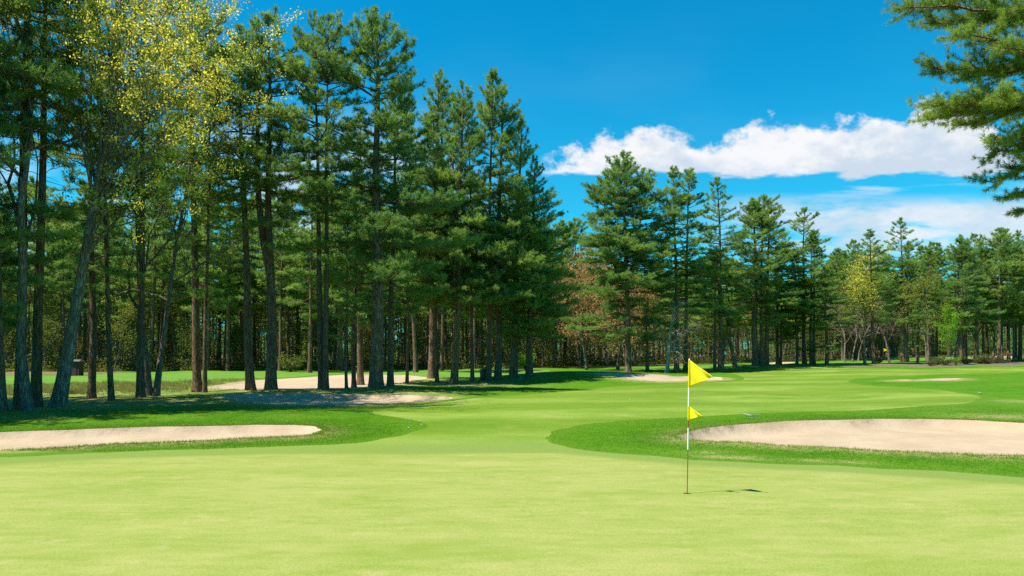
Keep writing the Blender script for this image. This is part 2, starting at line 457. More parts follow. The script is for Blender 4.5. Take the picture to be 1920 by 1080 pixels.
def m_bark(name, c1, c2, c3, moss=0.4):
    m, k, b, out = material(name)
    tc = k.n('ShaderNodeTexCoord').outputs['Object']
    oi = k.n('ShaderNodeObjectInfo').outputs['Random']
    mp = k.vm('MULTIPLY', tc, (1.0, 1.0, 0.16))
    mp = k.vm('ADD', mp, k.comb(k.m('MULTIPLY', oi, 37.0), 0.0, 0.0))
    n1 = k.noise(mp, 9.0, 6.0, 0.65); n2 = k.noise(k.vm('ADD', tc, k.comb(0.0, k.m('MULTIPLY', oi, 50.0), 0.0)), 2.3, 5.0, 0.6)
    v = k.n('ShaderNodeTexVoronoi', feature='DISTANCE_TO_EDGE'); k.put(v.inputs['Vector'], k.vm('ADD', mp, k.comb(0.0, 0.0, k.m('MULTIPLY', n1, 0.25)))); v.inputs['Scale'].default_value = 13.0
    c = k.mix(k.ss(n1, 0.35, 0.65), c1, c2)
    c = k.mix(k.m('MULTIPLY', k.ss(n2, 0.52, 0.66), moss), c, c3)
    c = k.mix(k.ss(v.outputs[0], 0.0, 0.12), k.mix(1.0, c, (0.5, 0.46, 0.44), 'MULTIPLY'), c)
    c = k.mix(k.m('MULTIPLY', oi, 0.5), c, k.mix(1.0, c, (1.25, 1.12, 1.0), 'MULTIPLY'))
    k.t.links.new(c, b.inputs['Base Color'])
    b.inputs['Roughness'].default_value = 0.92
    b.inputs['Specular IOR Level'].default_value = 0.15
    bump(k, b, k.m('ADD', k.m('MULTIPLY', k.ss(v.outputs[0], 0.0, 0.2), 0.8), k.m('MULTIPLY', n1, 0.7)), 0.9, 0.04)
    return m
M_BARK = m_bark("pine_bark", (0.150, 0.088, 0.050), (0.275, 0.175, 0.105), (0.29, 0.25, 0.18), 0.5)
M_BARKG = m_bark("maple_bark", (0.14, 0.11, 0.085), (0.25, 0.205, 0.155), (0.31, 0.29, 0.22), 0.7)
M_BARKP = m_bark("pale_maple_bark", (0.17, 0.135, 0.10), (0.30, 0.25, 0.19), (0.34, 0.32, 0.25), 0.7)
M_DEADW = m_bark("dead_wood", (0.26, 0.22, 0.17), (0.42, 0.36, 0.29), (0.38, 0.36, 0.30), 0.5)

def m_leaf(name, c_lo, c_hi, c_alt, transl=0.35, var=0.35):
    m, k, b, out = material(name)
    tint = k.n('ShaderNodeAttribute', attribute_name='tint').outputs['Fac']
    oi = k.n('ShaderNodeObjectInfo').outputs['Random']
    c = k.mix(tint, c_lo, c_hi)
    c = k.mix(k.m('MULTIPLY', oi, var), c, c_alt)
    k.t.links.new(c, b.inputs['Base Color'])
    b.inputs['Roughness'].default_value = 0.65
    b.inputs['Specular IOR Level'].default_value = 0.10
    tr = k.n('ShaderNodeBsdfTranslucent')
    k.t.links.new(k.mix(1.0, c, (1.25, 1.2, 0.7), 'MULTIPLY'), tr.inputs[0])
    mx = k.n('ShaderNodeMixShader'); mx.inputs[0].default_value = transl
    k.t.links.new(b.outputs[0], mx.inputs[1]); k.t.links.new(tr.outputs[0], mx.inputs[2]); k.t.links.new(mx.outputs[0], out.inputs[0])
    return m
M_PINE = m_leaf("pine_needles", (0.102, 0.200, 0.056), (0.320, 0.440, 0.100), (0.12, 0.25, 0.085), 0.5)
M_PINEN = m_leaf("near_pine_needles", (0.105, 0.205, 0.040), (0.34, 0.44, 0.075), (0.11, 0.22, 0.055), 0.5)
M_YEL = m_leaf("yellow_leaves", (0.44, 0.42, 0.075), (0.76, 0.66, 0.115), (0.45, 0.42, 0.08), 0.55, 0.05)
M_OLIVE = m_leaf("olive_leaves", (0.13, 0.155, 0.022), (0.28, 0.26, 0.045), (0.20, 0.24, 0.04), 0.45)
M_ORANGE = m_leaf("orange_leaves", (0.26, 0.165, 0.075), (0.44, 0.29, 0.12), (0.36, 0.26, 0.10), 0.45)
M_LIME = m_leaf("lime_leaves", (0.11, 0.26, 0.012), (0.21, 0.37, 0.02), (0.15, 0.30, 0.02), 0.45)
M_UNDER = m_leaf("undergrowth_leaves", (0.065, 0.105, 0.018), (0.165, 0.215, 0.038), (0.16, 0.15, 0.045), 0.4, 0.6)
M_BROWNL = m_leaf("brush_leaves", (0.085, 0.078, 0.032), (0.15, 0.135, 0.05), (0.12, 0.09, 0.045), 0.3)
M_BLADE = m_leaf("grass_blades", (0.048, 0.152, 0.002), (0.130, 0.240, 0.010), (0.05, 0.15, 0.01), 0.4, 0.0)
M_DRYB = m_leaf("dry_grass_blades", (0.13, 0.17, 0.03), (0.30, 0.27, 0.10), (0.3, 0.3, 0.1), 0.35, 0.0)

def m_plain(name, col, rough=0.5, spec=0.5, metal=0.0, grime=0.15, scale=20.0):
    m, k, b, out = material(name)
    tc = k.n('ShaderNodeTexCoord').outputs['Object']
    n = k.noise(tc, scale, 4.0, 0.6)
    k.t.links.new(k.mix(k.m('MULTIPLY', k.ss(n, 0.45, 0.75), grime), col, tuple(c * 0.55 for c in col)), b.inputs['Base Color'])
    b.inputs['Roughness'].default_value, b.inputs['Specular IOR Level'].default_value, b.inputs['Metallic'].default_value = rough, spec, metal
    return m
M_WHITE = m_plain("white_paint", (0.74, 0.78, 0.72), 0.4)
M_RUST = m_plain("rust_red_paint", (0.30, 0.055, 0.018), 0.5)
M_CUP = m_plain("cup_plastic", (0.05, 0.055, 0.04), 0.6)
M_BIN = m_plain("green_plastic", (0.012, 0.055, 0.032), 0.5)
M_ALU = m_plain("aluminium", (0.26, 0.28, 0.26), 0.6, 0.3, 0.0)
M_BROWNW = m_plain("brown_boards", (0.055, 0.022, 0.02), 0.8)
M_ROOF = m_plain("pale_roof", (0.07, 0.09, 0.08), 0.85)
M_STONE = m_plain("grey_stone", (0.20, 0.23, 0.27), 0.8)
M_BALL = m_plain("ball_white", (0.55, 0.55, 0.45), 0.3, 0.5, 0.0, 0.05)

def m_flag():
    m, k, b, out = material("yellow_flag_cloth")
    tc = k.n('ShaderNodeTexCoord').outputs['Object']
    n = k.noise(tc, 9.0, 4.0, 0.6)
    c = k.mix(k.ss(n, 0.3, 0.7), (0.84, 0.70, 0.0), (0.90, 0.77, 0.002))
    k.t.links.new(c, b.inputs['Base Color'])
    b.inputs['Roughness'].default_value = 0.7
    tr = k.n('ShaderNodeBsdfTranslucent'); k.t.links.new(c, tr.inputs[0])
    mx = k.n('ShaderNodeMixShader'); mx.inputs[0].default_value = 0.4
    k.t.links.new(b.outputs[0], mx.inputs[1]); k.t.links.new(tr.outputs[0], mx.inputs[2]); k.t.links.new(mx.outputs[0], out.inputs[0])
    return m
M_FLAG = m_flag()

# ------------------------------------------------------------------ ground: one triangulation, split into turf, sand and woodland floor
EDGE = {}
def build_ground():
    rg = np.random.default_rng(1)
    pts = []
    y = -8.0
    rows = []
    while y < 640:
        rows.append(y); y += max(0.45, 0.024 * y)
    rows.append(700.0)
    un = np.concatenate([np.arange(-2.6, -0.75, 0.12), np.arange(-0.75, 0.7501, 0.0165), np.arange(0.87, 2.65, 0.12)])
    for y in rows:
        X = un * max(y, 7.0)
        edge = (y in (rows[0], rows[-1]))
        j = 0.0 if edge else 1.0
        pts.append(np.stack([X + j * rg.normal(0, 0.003, len(X)) * max(y, 7), np.full(len(X), y) + j * rg.normal(0, 0.12, len(X))], 1))
    for b in BUNK:
        p = b['poly']; c = p.mean(0); st = max(0.22, 0.012 * c[1])
        gx, gy = np.meshgrid(np.arange(p[:, 0].min() - 2, p[:, 0].max() + 2, st), np.arange(p[:, 1].min() - 2, p[:, 1].max() + 2, st))
        g = np.stack([gx.ravel(), gy.ravel()], 1) + rg.normal(0, st * 0.12, (gx.size, 2))
        d = dist_to(p, g[:, 0], g[:, 1])
        pts.append(g[(d < 1.6) & (d > 0.07)])
    base = np.concatenate(pts)
    polys = [b['poly'] for b in BUNK] + [GREEN, FAIR, FAIR2, FAIR3, FAIR4, LITTER, WOODF, HOLEP]
    vs = [tuple(p) for p in base]
    ed = []
    for q in polys:
        n0 = len(vs)
        vs += [tuple(p) for p in q]
        ed += [(n0 + i, n0 + (i + 1) % len(q)) for i in range(len(q))]
    res = mgeo.delaunay_2d_cdt([Vector(v) for v in vs], ed, [], 0, 1e-5, False)
    V2 = np.array([tuple(v) for v in res[0]]); F = np.array([f for f in res[2] if len(f) == 3])
    X, Y = V2[:, 0], V2[:, 1]
    Z = H0(X, Y)
    dry = np.zeros(len(X))
    for i, b in enumerate(BUNK):
        p = b['poly']
        near = np.nonzero((X > p[:, 0].min() - 5) & (X < p[:, 0].max() + 5) & (Y > p[:, 1].min() - 5) & (Y < p[:, 1].max() + 5))[0]
        d = dist_to(p, X[near], Y[near]); ins = inside(p, X[near], Y[near]) & (d > 1e-3)
        Z[near] += np.where(ins, -b['depth'] * (1 - np.exp(-d / 0.20)), 0.05 * np.exp(-d / 0.6))
        if i < 6:
            dry[near] = np.maximum(dry[near], np.where(ins, 0.0, 0.80 * np.exp(-(d / (0.60 if i in (0, 4) else 0.9)) ** 2)))
    for (qx, qy, rx, ry, amt) in [(320, 752, 90, 9, .85), (150, 762, 120, 10, .7), (60, 780, 110, 7, .6), (560, 735, 160, 4, .7), (760, 735, 100, 6, .7), (880, 722, 90, 6, .7), (1360, 858, 60, 3.2, 1.0), (1420, 861, 40, 2.4, .9),
                                  (1530, 865, 50, 3.0, 1.0), (1590, 867, 45, 2.4, .8), (1320, 848, 40, 2.0, .8), (1880, 782, 110, 5, .8), (1700, 765, 130, 3, .25), (1900, 752, 60, 4, .4), (250, 836, 60, 2.5, .8), (80, 846, 90, 2.5, .8),
                                  (150, 735, 190, 12, .7), (300, 727, 120, 8, .65), (700, 718, 120, 9, .6), (960, 712, 70, 5, .5)]:
        c = P(qx, qy)
        sx = rx / FPX * c[1]; sy = abs(P(qx, qy - ry)[1] - P(qx, qy + ry)[1]) / 2
        dry = np.maximum(dry, amt * np.exp(-(((X - c[0]) / sx) ** 2 + ((Y - c[1]) / max(sy, 0.1)) ** 2)))
    for qx, qy in [(3, 773), (36, 768), (53, 770), (69, 762), (111, 763), (173, 747), (210, 750), (264, 745), (286, 742), (373, 735), (471, 730), (509, 730), (607, 731), (650, 731), (708, 729), (731, 725), (763, 720), (814, 713), (853, 719), (885, 715), (925, 713), (964, 708), (992, 706), (1179, 697), (1351, 691), (1416, 686), (1437, 685), (1460, 684), (1508, 683), (1523, 684), (1551, 685)]:
        c = P(qx, qy)
        dry = np.maximum(dry, 0.9 * np.exp(-((X - c[0]) ** 2 + (Y - c[1]) ** 2) / 1.3))
    C = V2[F].mean(1)
    cx, cy = C[:, 0], C[:, 1]
    reg = np.zeros(len(F), int)                      # 0 rough
    reg[inside(WOODF, cx, cy)] = 1
    reg[inside(FAIR2, cx, cy)] = 2
    reg[inside(FAIR3, cx, cy)] = 3
    reg[inside(FAIR4, cx, cy)] = 4
    reg[inside(FAIR, cx, cy)] = 5
    reg[inside(LITTER, cx, cy)] = 6
    reg[inside(GREEN, cx, cy)] = 7
    for i, b in enumerate(BUNK):
        reg[inside(b['poly'], cx, cy)] = 10 + i
    reg[inside(HOLEP, cx, cy)] = -1
    edge = np.zeros(len(X))
    for r, poly, w_ in ((7, GREEN, 0.45), (5, GREEN, 2.2), (0, FAIR, 0.55)):
        vi = np.unique(F[reg == r]); vi = vi[(Y[vi] < 75) & (np.abs(X[vi]) < 45)]
        edge_r = np.zeros(len(X)); edge_r[vi] = np.exp(-(dist_to(poly, X[vi], Y[vi]) / w_) ** 1.5)
        EDGE[r] = edge_r
    P3 = np.stack([X, Y, Z], 1)
    names = {0: ('rough_ground', M_ROUGH), 1: ('woodland_ground', M_FLOOR), 2: ('fairway', M_FAIR2), 3: ('fairway', M_FAIR2), 4: ('fairway', M_FAIR2), 5: ('fairway', M_FAIR), 6: ('litter_ground', M_LITTER), 7: ('putting_green', M_GREEN)}
    for r in sorted(set(reg)):
        if r < 0:
            continue
        f = F[reg == r]
        nm, mt = names.get(r, ('sand_bunker', M_SAND))
        used, inv = np.unique(f, return_inverse=True)
        o = link(nm, mesh_np(nm, P3[used], inv.reshape(-1, 3), None, [mt], {'dry': dry[used], 'edge': EDGE.get(r, edge)[used]}))
        o['kind'] = 'structure'
        if r >= 10:
            o['label'] = BUNK[r - 10]['label']
    return

build_ground()

# ------------------------------------------------------------------ flagsticks
def flag_mesh(name, w, h, mat, sag=0.0, seed=0, toward=0.25, tip=None):
    nx, nz = 18, 14
    tip = 0.5 if tip is None else tip
    V = []
    for th in (-1, 1):
        for i in range(nx + 1):
            s = i / nx
            lo, hi = -h * (1 - s) + (-h * tip) * s, 0.0 * (1 - s) + (-h * tip) * s
            if i == nx:
                lo -= 0.012 * h; hi += 0.012 * h
            for j in range(nz + 1):
                z = lo + (hi - lo) * j / nz
                yy = -toward * s * w + 0.10 * w * math.sin(s * 8.0 + j * 0.30 + seed) * (0.2 + s)
                V.append((s * w, yy + th * 0.0012, z))
    n1 = (nx + 1) * (nz + 1); Q = []
    for i in range(nx):
        for j in range(nz):
            a = i * (nz + 1) + j; b = a + nz + 1
            Q.append((a, b, b + 1, a + 1)); Q.append((n1 + a, n1 + a + 1, n1 + b + 1, n1 + b))
    rim = [i * (nz + 1) for i in range(nx + 1)] + [nx * (nz + 1) + j for j in range(1, nz + 1)] + [i * (nz + 1) + nz for i in range(nx - 1, -1, -1)] + [j for j in range(nz - 1, 0, -1)]
    for a, b in zip(rim, rim[1:] + rim[:1]):
        Q.append((a, a + n1, b + n1, b))
    return mesh_np(name, V, None, Q, [mat])

def rod(name, z0, z1, r0, r1, mat, parent, m=12, rings=None):
    b = Buf()
    zs = np.linspace(z0, z1, 6) if rings is None else np.array(rings)[:, 0]
    rs = np.linspace(r0, r1, 6) if rings is None else np.array(rings)[:, 1]
    tubes(b, np.stack([0 * zs, 0 * zs, zs], 1)[None], rs[None], m, cap=True, ref=(1, 0.1, 0))
    return link(name, b.mesh(name, [mat]), parent)

g0 = hz(*HOLE)
fs = tag(link('flagstick', None, None, (HOLE[0], HOLE[1], g0)), "rust and white banded flagstick with two yellow pennants standing in the hole", "flagstick")
fs.rotation_euler = (0, R(0.9), 0)
fs.scale = (.958, .958, .958)
rod('pole', -0.1, 0.70, 0.0075, 0.0085, M_RUST, fs)
rod('pole', 0.70, 1.05, 0.0105, 0.0105, M_WHITE, fs)
rod('pole', 1.05, 1.215, 0.0105, 0.0105, M_RUST, fs)
rod('pole', 1.215, 1.70, 0.0115, 0.012, M_WHITE, fs)
sl1 = rod('flag_sleeve', 1.70, 2.135, 0.0135, 0.0135, M_FLAG, fs)
rod('cap', 2.135, 2.16, 0.012, 0.004, M_WHITE, sl1)
f1 = link('flag', flag_mesh('flag', 0.30, 0.435, M_FLAG, 0, 0.6, 0.95, 0.60), fs, (0.012, 0, 2.132))
f2 = link('small_pennant', flag_mesh('small_pennant', 0.165, 0.225, M_FLAG, 0, 2.0, 0.95, 0.60), fs, (0.011, 0, 1.395))
rod('pennant_sleeve', 1.17, 1.395, 0.013, 0.013, M_FLAG, f2).location = (-0.011, 0, -1.395)

def build_cup():
    b = Buf(); m = 24; th = np.linspace(0, 2 * math.pi, m, endpoint=False)
    rings = [(0.060, 0.001), (0.054, 0.0015), (0.052, -0.004), (0.052, -0.15), (0.0, -0.15)]
    V = np.array([[(r * math.cos(t), r * math.sin(t), z) for t in th] for r, z in rings]); idx = np.arange(5 * m).reshape(5, m); j2 = np.roll(idx, -1, 1)
    b.add(V, None, np.stack([idx[:-1], idx[1:], j2[1:], j2[:-1]], -1).reshape(-1, 4))
    return b.mesh('golf_cup', [M_CUP])
tag(link('golf_cup', build_cup(), None, (HOLE[0], HOLE[1], g0)), "round golf hole in the putting green at the flagstick's foot", "golf hole")

c = P(1361, 681)
far1 = tag(link('flagstick', None, None, (c[0], c[1], hz(*c))), "tiny distant white flagstick seen between the curved trunk and thick pine", "flagstick")
rod('pole', 0, 1.75, 0.03, 0.03, M_WHITE, far1)
link('flag', flag_mesh('flag', 0.55, 0.6, M_WHITE, 0, 1.0, 0.2, 0.5), far1, (-0.25, 0, 1.78))
c = P(1665, 679.5)
far2 = tag(link('flagstick', None, None, (c[0], c[1], hz(*c))), "tiny distant flagstick with a yellow flag among the far trunks", "flagstick")
rod('pole', 0, 2.1, 0.02, 0.02, M_WHITE, far2)
link('flag', flag_mesh('flag', 0.6, 0.5, M_FLAG, 0, 1.0, 0.2, 0.5), far2, (-0.62, 0, 2.1))

# ------------------------------------------------------------------ small things
def ball_mesh():
    nu, nv, r = 28, 18, 0.0214
    V = []
    for j in range(nv + 1):
        for i in range(nu):
            t, p = math.pi * j / nv, 2 * math.pi * i / nu
            rr = r * (1 - 0.03 * (0.5 + 0.5 * math.sin(i * math.pi) * math.cos(j * math.pi)))
            rr = r * (1 - 0.025 * ((i + j) % 2))
            V.append((rr * math.sin(t) * math.cos(p), rr * math.sin(t) * math.sin(p), r + rr * math.cos(t)))
    Q = [(j * nu + i, (j + 1) * nu + i, (j + 1) * nu + (i + 1) % nu, j * nu + (i + 1) % nu) for j in range(nv) for i in range(nu)]
    return mesh_np('golf_ball', V, None, Q, [M_BALL])
BM = ball_mesh()
for (bx, by, lb) in [(770, 783, "white golf ball lying farthest back of the loose cluster right of the left bunker"), (787, 791.5, "white golf ball in the middle of the cluster right of the left bunker"),
                     (790, 798, "white golf ball nearest the putting green in the cluster right of the left bunker"), (766, 804, "white golf ball at the lower left of the cluster right of the left bunker"), (1181, 750, "lone white golf ball on the mown fairway left of the flagstick")]:
    c = P(bx, by)
    o = tag(link('golf_ball', BM, None, (c[0], c[1], hz(*c) + 0.012)), lb, "golf ball", "golf balls lying on the fairway" if bx < 1000 else None)
    o.scale = (0.9, 0.9, 0.9)

def build_rake():
    c = P(1414, 783.5); d = P(1394, 780.2)
    a = math.atan2(d[1] - c[1], d[0] - c[0]); L = float(np.hypot(*(d - c)))
    root = tag(link('bunker_rake', None, None, (c[0], c[1], hz(*c) + 0.05)), "pale grey bunker rake lying in the grass above the large right bunker", "rake")
    root.rotation_euler = (0, 0, a)
    b = Buf(); tubes(b, np.array([[(0, 0, 0.02), (L * .5, 0, 0.03), (L, 0, 0.05)]]), np.full((1, 3), 0.018), 8, cap=True)
    link('handle', b.mesh('handle', [M_ALU]), root)
    b = Buf(); tubes(b, np.array([[(0, -0.20, 0.03), (0, 0, 0.035), (0, 0.20, 0.03)]]), np.full((1, 3), 0.014), 8, cap=True)
    for i in range(12):
        y = -0.19 + i * 0.0345
        tubes(b, np.array([[(0, y, 0.03), (-0.01, y, -0.01), (-0.03, y, -0.05)]]), np.array([[.007, .006, .003]]), 5)
    link('rake_head', b.mesh('rake_head', [M_ALU]), root)
build_rake()

def blob_mesh(name, rx, ry, rz, seed, mat):
    rg = np.random.default_rng(seed); nu, nv = 22, 12; V = []
    ph = rg.uniform(0, 6, 6)
    for j in range(nv + 1):
        for i in range(nu):
            t, p = math.pi * j / nv, 2 * math.pi * i / nu
            k = 1 + 0.12 * math.sin(2 * p + ph[0]) * math.sin(t) + 0.08 * math.sin(5 * p + ph[1] + 3 * t) * math.sin(t) + 0.06 * math.sin(4 * t + ph[2])
            V.append((rx * k * math.sin(t) * math.cos(p), ry * k * math.sin(t) * math.sin(p), rz * (0.6 + k * math.cos(t))))
    Q = [(j * nu + i, (j + 1) * nu + i, (j + 1) * nu + (i + 1) % nu, j * nu + (i + 1) % nu) for j in range(nv) for i in range(nu)]
    return mesh_np(name, V, None, Q, [mat])
c = P(1838, 738.5)
tag(link('stone', blob_mesh('stone', 0.09, 0.08, 0.035, 3, M_STONE), None, (c[0], c[1], hz(*c) + 0.01)), "small blue-grey stone lying in the open rough at the right", "stone")

def lathe(b, rings, m=20):
    zs = np.array(rings)[:, 1]; rs = np.array(rings)[:, 0]
    tubes(b, np.stack([0 * zs, 0 * zs, zs], 1)[None], rs[None], m, cap=True, ref=(1, 0.1, 0))
c = P(907, 713)
lb = tag(link('litter_bin', None, None, (c[0], c[1], hz(*c))), "dark green litter bin standing beside the mossy grey pine trunk", "litter bin")
b = Buf(); lathe(b, [(0.22, 0), (0.245, 0.03), (0.25, 0.3), (0.255, 0.56), (0.255, 0.6)]); link('bin_body', b.mesh('bin_body', [M_BIN]), lb)
b = Buf(); lathe(b, [(0.275, 0.602), (0.28, 0.64), (0.26, 0.70), (0.18, 0.755), (0.06, 0.775)]); link('lid', b.mesh('lid', [M_BIN]), lb)

def box(b, x0, x1, y0, y1, z0, z1):
    V = [(x, y, z) for z in (z0, z1) for (x, y) in ((x0, y0), (x1, y0), (x1, y1), (x0, y1))]
    b.add(V, None, [(3, 2, 1, 0), (4, 5, 6, 7), (0, 1, 5, 4), (1, 2, 6, 5), (2, 3, 7, 6), (3, 0, 4, 7)])
c = P(143, 704.5)
sh = tag(link('shed', None, None, (c[0], c[1], hz(*c))), "small dark maroon shed with a pale roof under the trees at left", "shed")
b = Buf(); box(b, -0.42, 0.42, -0.35, 0.35, 0, 1.15)
for i in range(7):
    box(b, -0.42 + i * 0.125, -0.335 + i * 0.125, -0.365, -0.352, 0.04, 1.1)
link('wall', b.mesh('wall', [M_BROWNW], False), sh)
b = Buf(); V = [(-0.52, -0.48, 1.152), (0.52, -0.48, 1.152), (0.52, 0.48, 1.152), (-0.52, 0.48, 1.152), (-0.52, -0.48, 1.19), (0.52, -0.48, 1.19), (0.52, 0.48, 1.19), (-0.52, 0.48, 1.19), (-0.42, 0, 1.34), (0.42, 0, 1.34)]
b.add(V, [(7, 4, 8), (5, 6, 9)], [(3, 2, 1, 0), (0, 1, 5, 4), (1, 2, 6, 5), (2, 3, 7, 6), (3, 0, 4, 7), (4, 5, 9, 8), (6, 7, 8, 9)])
link('roof', b.mesh('roof', [M_ROOF], False), sh)
b = Buf(); box(b, -0.2, 0.2, -0.385, -0.367, 0.05, 1.0); link('door', b.mesh('door', [M_BROWNW], False), sh)

# ------------------------------------------------------------------ pines
def trunk_tube(buf, path, rad, m=12, seed=0, flare=0.38):
    """one thick stem with flared, lobed foot"""
    rg = np.random.default_rng(seed)
    k = len(path); th = np.linspace(0, 2 * math.pi, m, endpoint=False)
    lob = sum(rg.uniform(.3, 1) * np.cos(n * th + rg.uniform(0, 6)) for n in (2, 3, 5)) / 3
    V = np.zeros((k, m, 3))
    for i in range(k):
        z = path[i, 2]; fl = flare * math.exp(-max(z, 0) / 0.45)
        r = rad[i] * (1 + fl + (0.05 + fl * 0.6) * lob)
        V[i, :, 0] = path[i, 0] + r * np.cos(th); V[i, :, 1] = path[i, 1] + r * np.sin(th); V[i, :, 2] = z
    idx = np.arange(k * m).reshape(k, m); j2 = np.roll(idx, -1, 1)
    buf.add(V, None, np.stack([idx[:-1], j2[:-1], j2[1:], idx[1:]], -1).reshape(-1, 4))

def needles(fol, C, D, TI, rg, n, ln, wd, up=0.22, spread=0.85):
    """fans of needle-thin triangles at tuft centres C growing along D"""
    m = len(C)
    c = np.repeat(C, n, 0); d = np.repeat(D, n, 0); ti = np.repeat(TI, n)
    r = nrm(rg.normal(size=(m * n, 3)))
    dr = nrm(d * 0.75 + r * spread + np.array([0, 0, up]))
    sd_ = nrm(np.cross(dr, nrm(rg.normal(size=(m * n, 3)))))
    L = ln * rg.uniform(0.65, 1.25, (m * n, 1)); w = wd * rg.uniform(0.7, 1.3, (m * n, 1))
    o = c + r * ln * 0.12
    V = np.stack([o - sd_ * w * 0.5, o + sd_ * w * 0.5, o + dr * L], 1).reshape(-1, 3)
    ti = np.clip(ti + rg.normal(0, 0.10, m * n), 0, 1)
    fol.add(V, np.arange(3 * m * n).reshape(-1, 3), None, np.repeat(ti, 3))

def pine_branches(wood, fol, org, az, e0, L, rg, need, droop=0.25, lift=0.55, dens=1.0, tintb=None, twig=0.44, bare=0.20):
    """vectorised set of limbs with flat sprays of twigs and needle tufts"""
    B, k = len(L), 8
    s = np.linspace(0, 1, k)
    e = e0[:, None] - droop * np.sin(s * math.pi)[None] * rg.uniform(.5, 1.4, (B, 1)) + lift * (s ** 2)[None] * rg.uniform(.4, 1.2, (B, 1))
    a = az[:, None] + np.cumsum(rg.normal(0, 0.07, (B, k)), 1)
    st = (L / (k - 1))[:, None]
    dx, dy, dz = np.cos(e) * np.cos(a) * st, np.cos(e) * np.sin(a) * st, np.sin(e) * st
    path = org[:, None, :] + np.concatenate([np.zeros((B, 1, 3)), np.cumsum(np.stack([dx, dy, dz], -1), 1)[:, :-1]], 1)
    rb = (0.010 + 0.0135 * L)[:, None] * (1 - 0.82 * s)[None]
    tubes(wood, path, rb, 4)
    tb = np.clip(rg.normal(0.45, 0.2, B), 0, 1) if tintb is None else tintb
    nT = np.maximum(5, (L / 0.115 * dens).astype(int))
    bi = np.repeat(np.arange(B), nT)
    sv = bare + (1 - bare) * rg.uniform(0, 1, len(bi)) ** 0.8
    f = sv * (k - 1); i0 = np.minimum(f.astype(int), k - 2); fr = (f - i0)[:, None]
    p0 = path[bi, i0] * (1 - fr) + path[bi, i0 + 1] * fr
    tg = nrm(path[bi, i0 + 1] - path[bi, i0])
    side = np.where(rg.uniform(size=len(bi)) < 0.5, 1.0, -1.0)
    an = side * rg.uniform(0.35, 1.15, len(bi))
    ca, sa = np.cos(an), np.sin(an)
    td = np.stack([tg[:, 0] * ca - tg[:, 1] * sa, tg[:, 0] * sa + tg[:, 1] * ca, tg[:, 2] + rg.normal(0.12, 0.15, len(bi))], 1)
    td = nrm(td)
    tl = np.clip(L[bi] * twig * (1.08 - 0.75 * sv) * rg.uniform(.5, 1.25, len(bi)), 0.14, 1.6)
    p1 = p0 + td * tl[:, None]
    w = 0.011
    up = np.array([0, 0, w])
    sdv = nrm(np.cross(td, np.array([0, 0, 1.0]))) * w
    wood.add(np.stack([p0 - sdv, p0 + sdv, p1 + sdv * .4, p1 - sdv * .4], 1).reshape(-1, 3), None, np.arange(4 * len(bi)).reshape(-1, 4))
    nt = np.maximum(2, (tl / need['step']).astype(int))
    ti = np.repeat(np.arange(len(bi)), nt)
    sf = rg.uniform(0.25, 1.05, len(ti))[:, None]
    C = p0[ti] + td[ti] * tl[ti][:, None] * sf + rg.normal(0, 0.035, (len(ti), 3))
    C[:, 2] += 0.10 * (sf[:, 0] ** 2) * tl[ti]
    needles(fol, C, td[ti], np.clip(tb[bi][ti] + 0.18 * (sf[:, 0] - 0.5) + rg.normal(0, .08, len(ti)), 0, 1), rg, need['n'], need['len'], need['w'])
    # the growing tip of each limb
    tip = path[:, -1]; C = np.repeat(tip, 4, 0) + rg.normal(0, 0.08, (4 * B, 3))
    needles(fol, C, np.repeat(nrm(path[:, -1] - path[:, -2]), 4, 0), np.repeat(tb, 4), rg, need['n'], need['len'], need['w'])

FINE = dict(step=0.105, n=9, len=0.20, w=0.026)
FARN = dict(step=0.15, n=7, len=0.30, w=0.046)

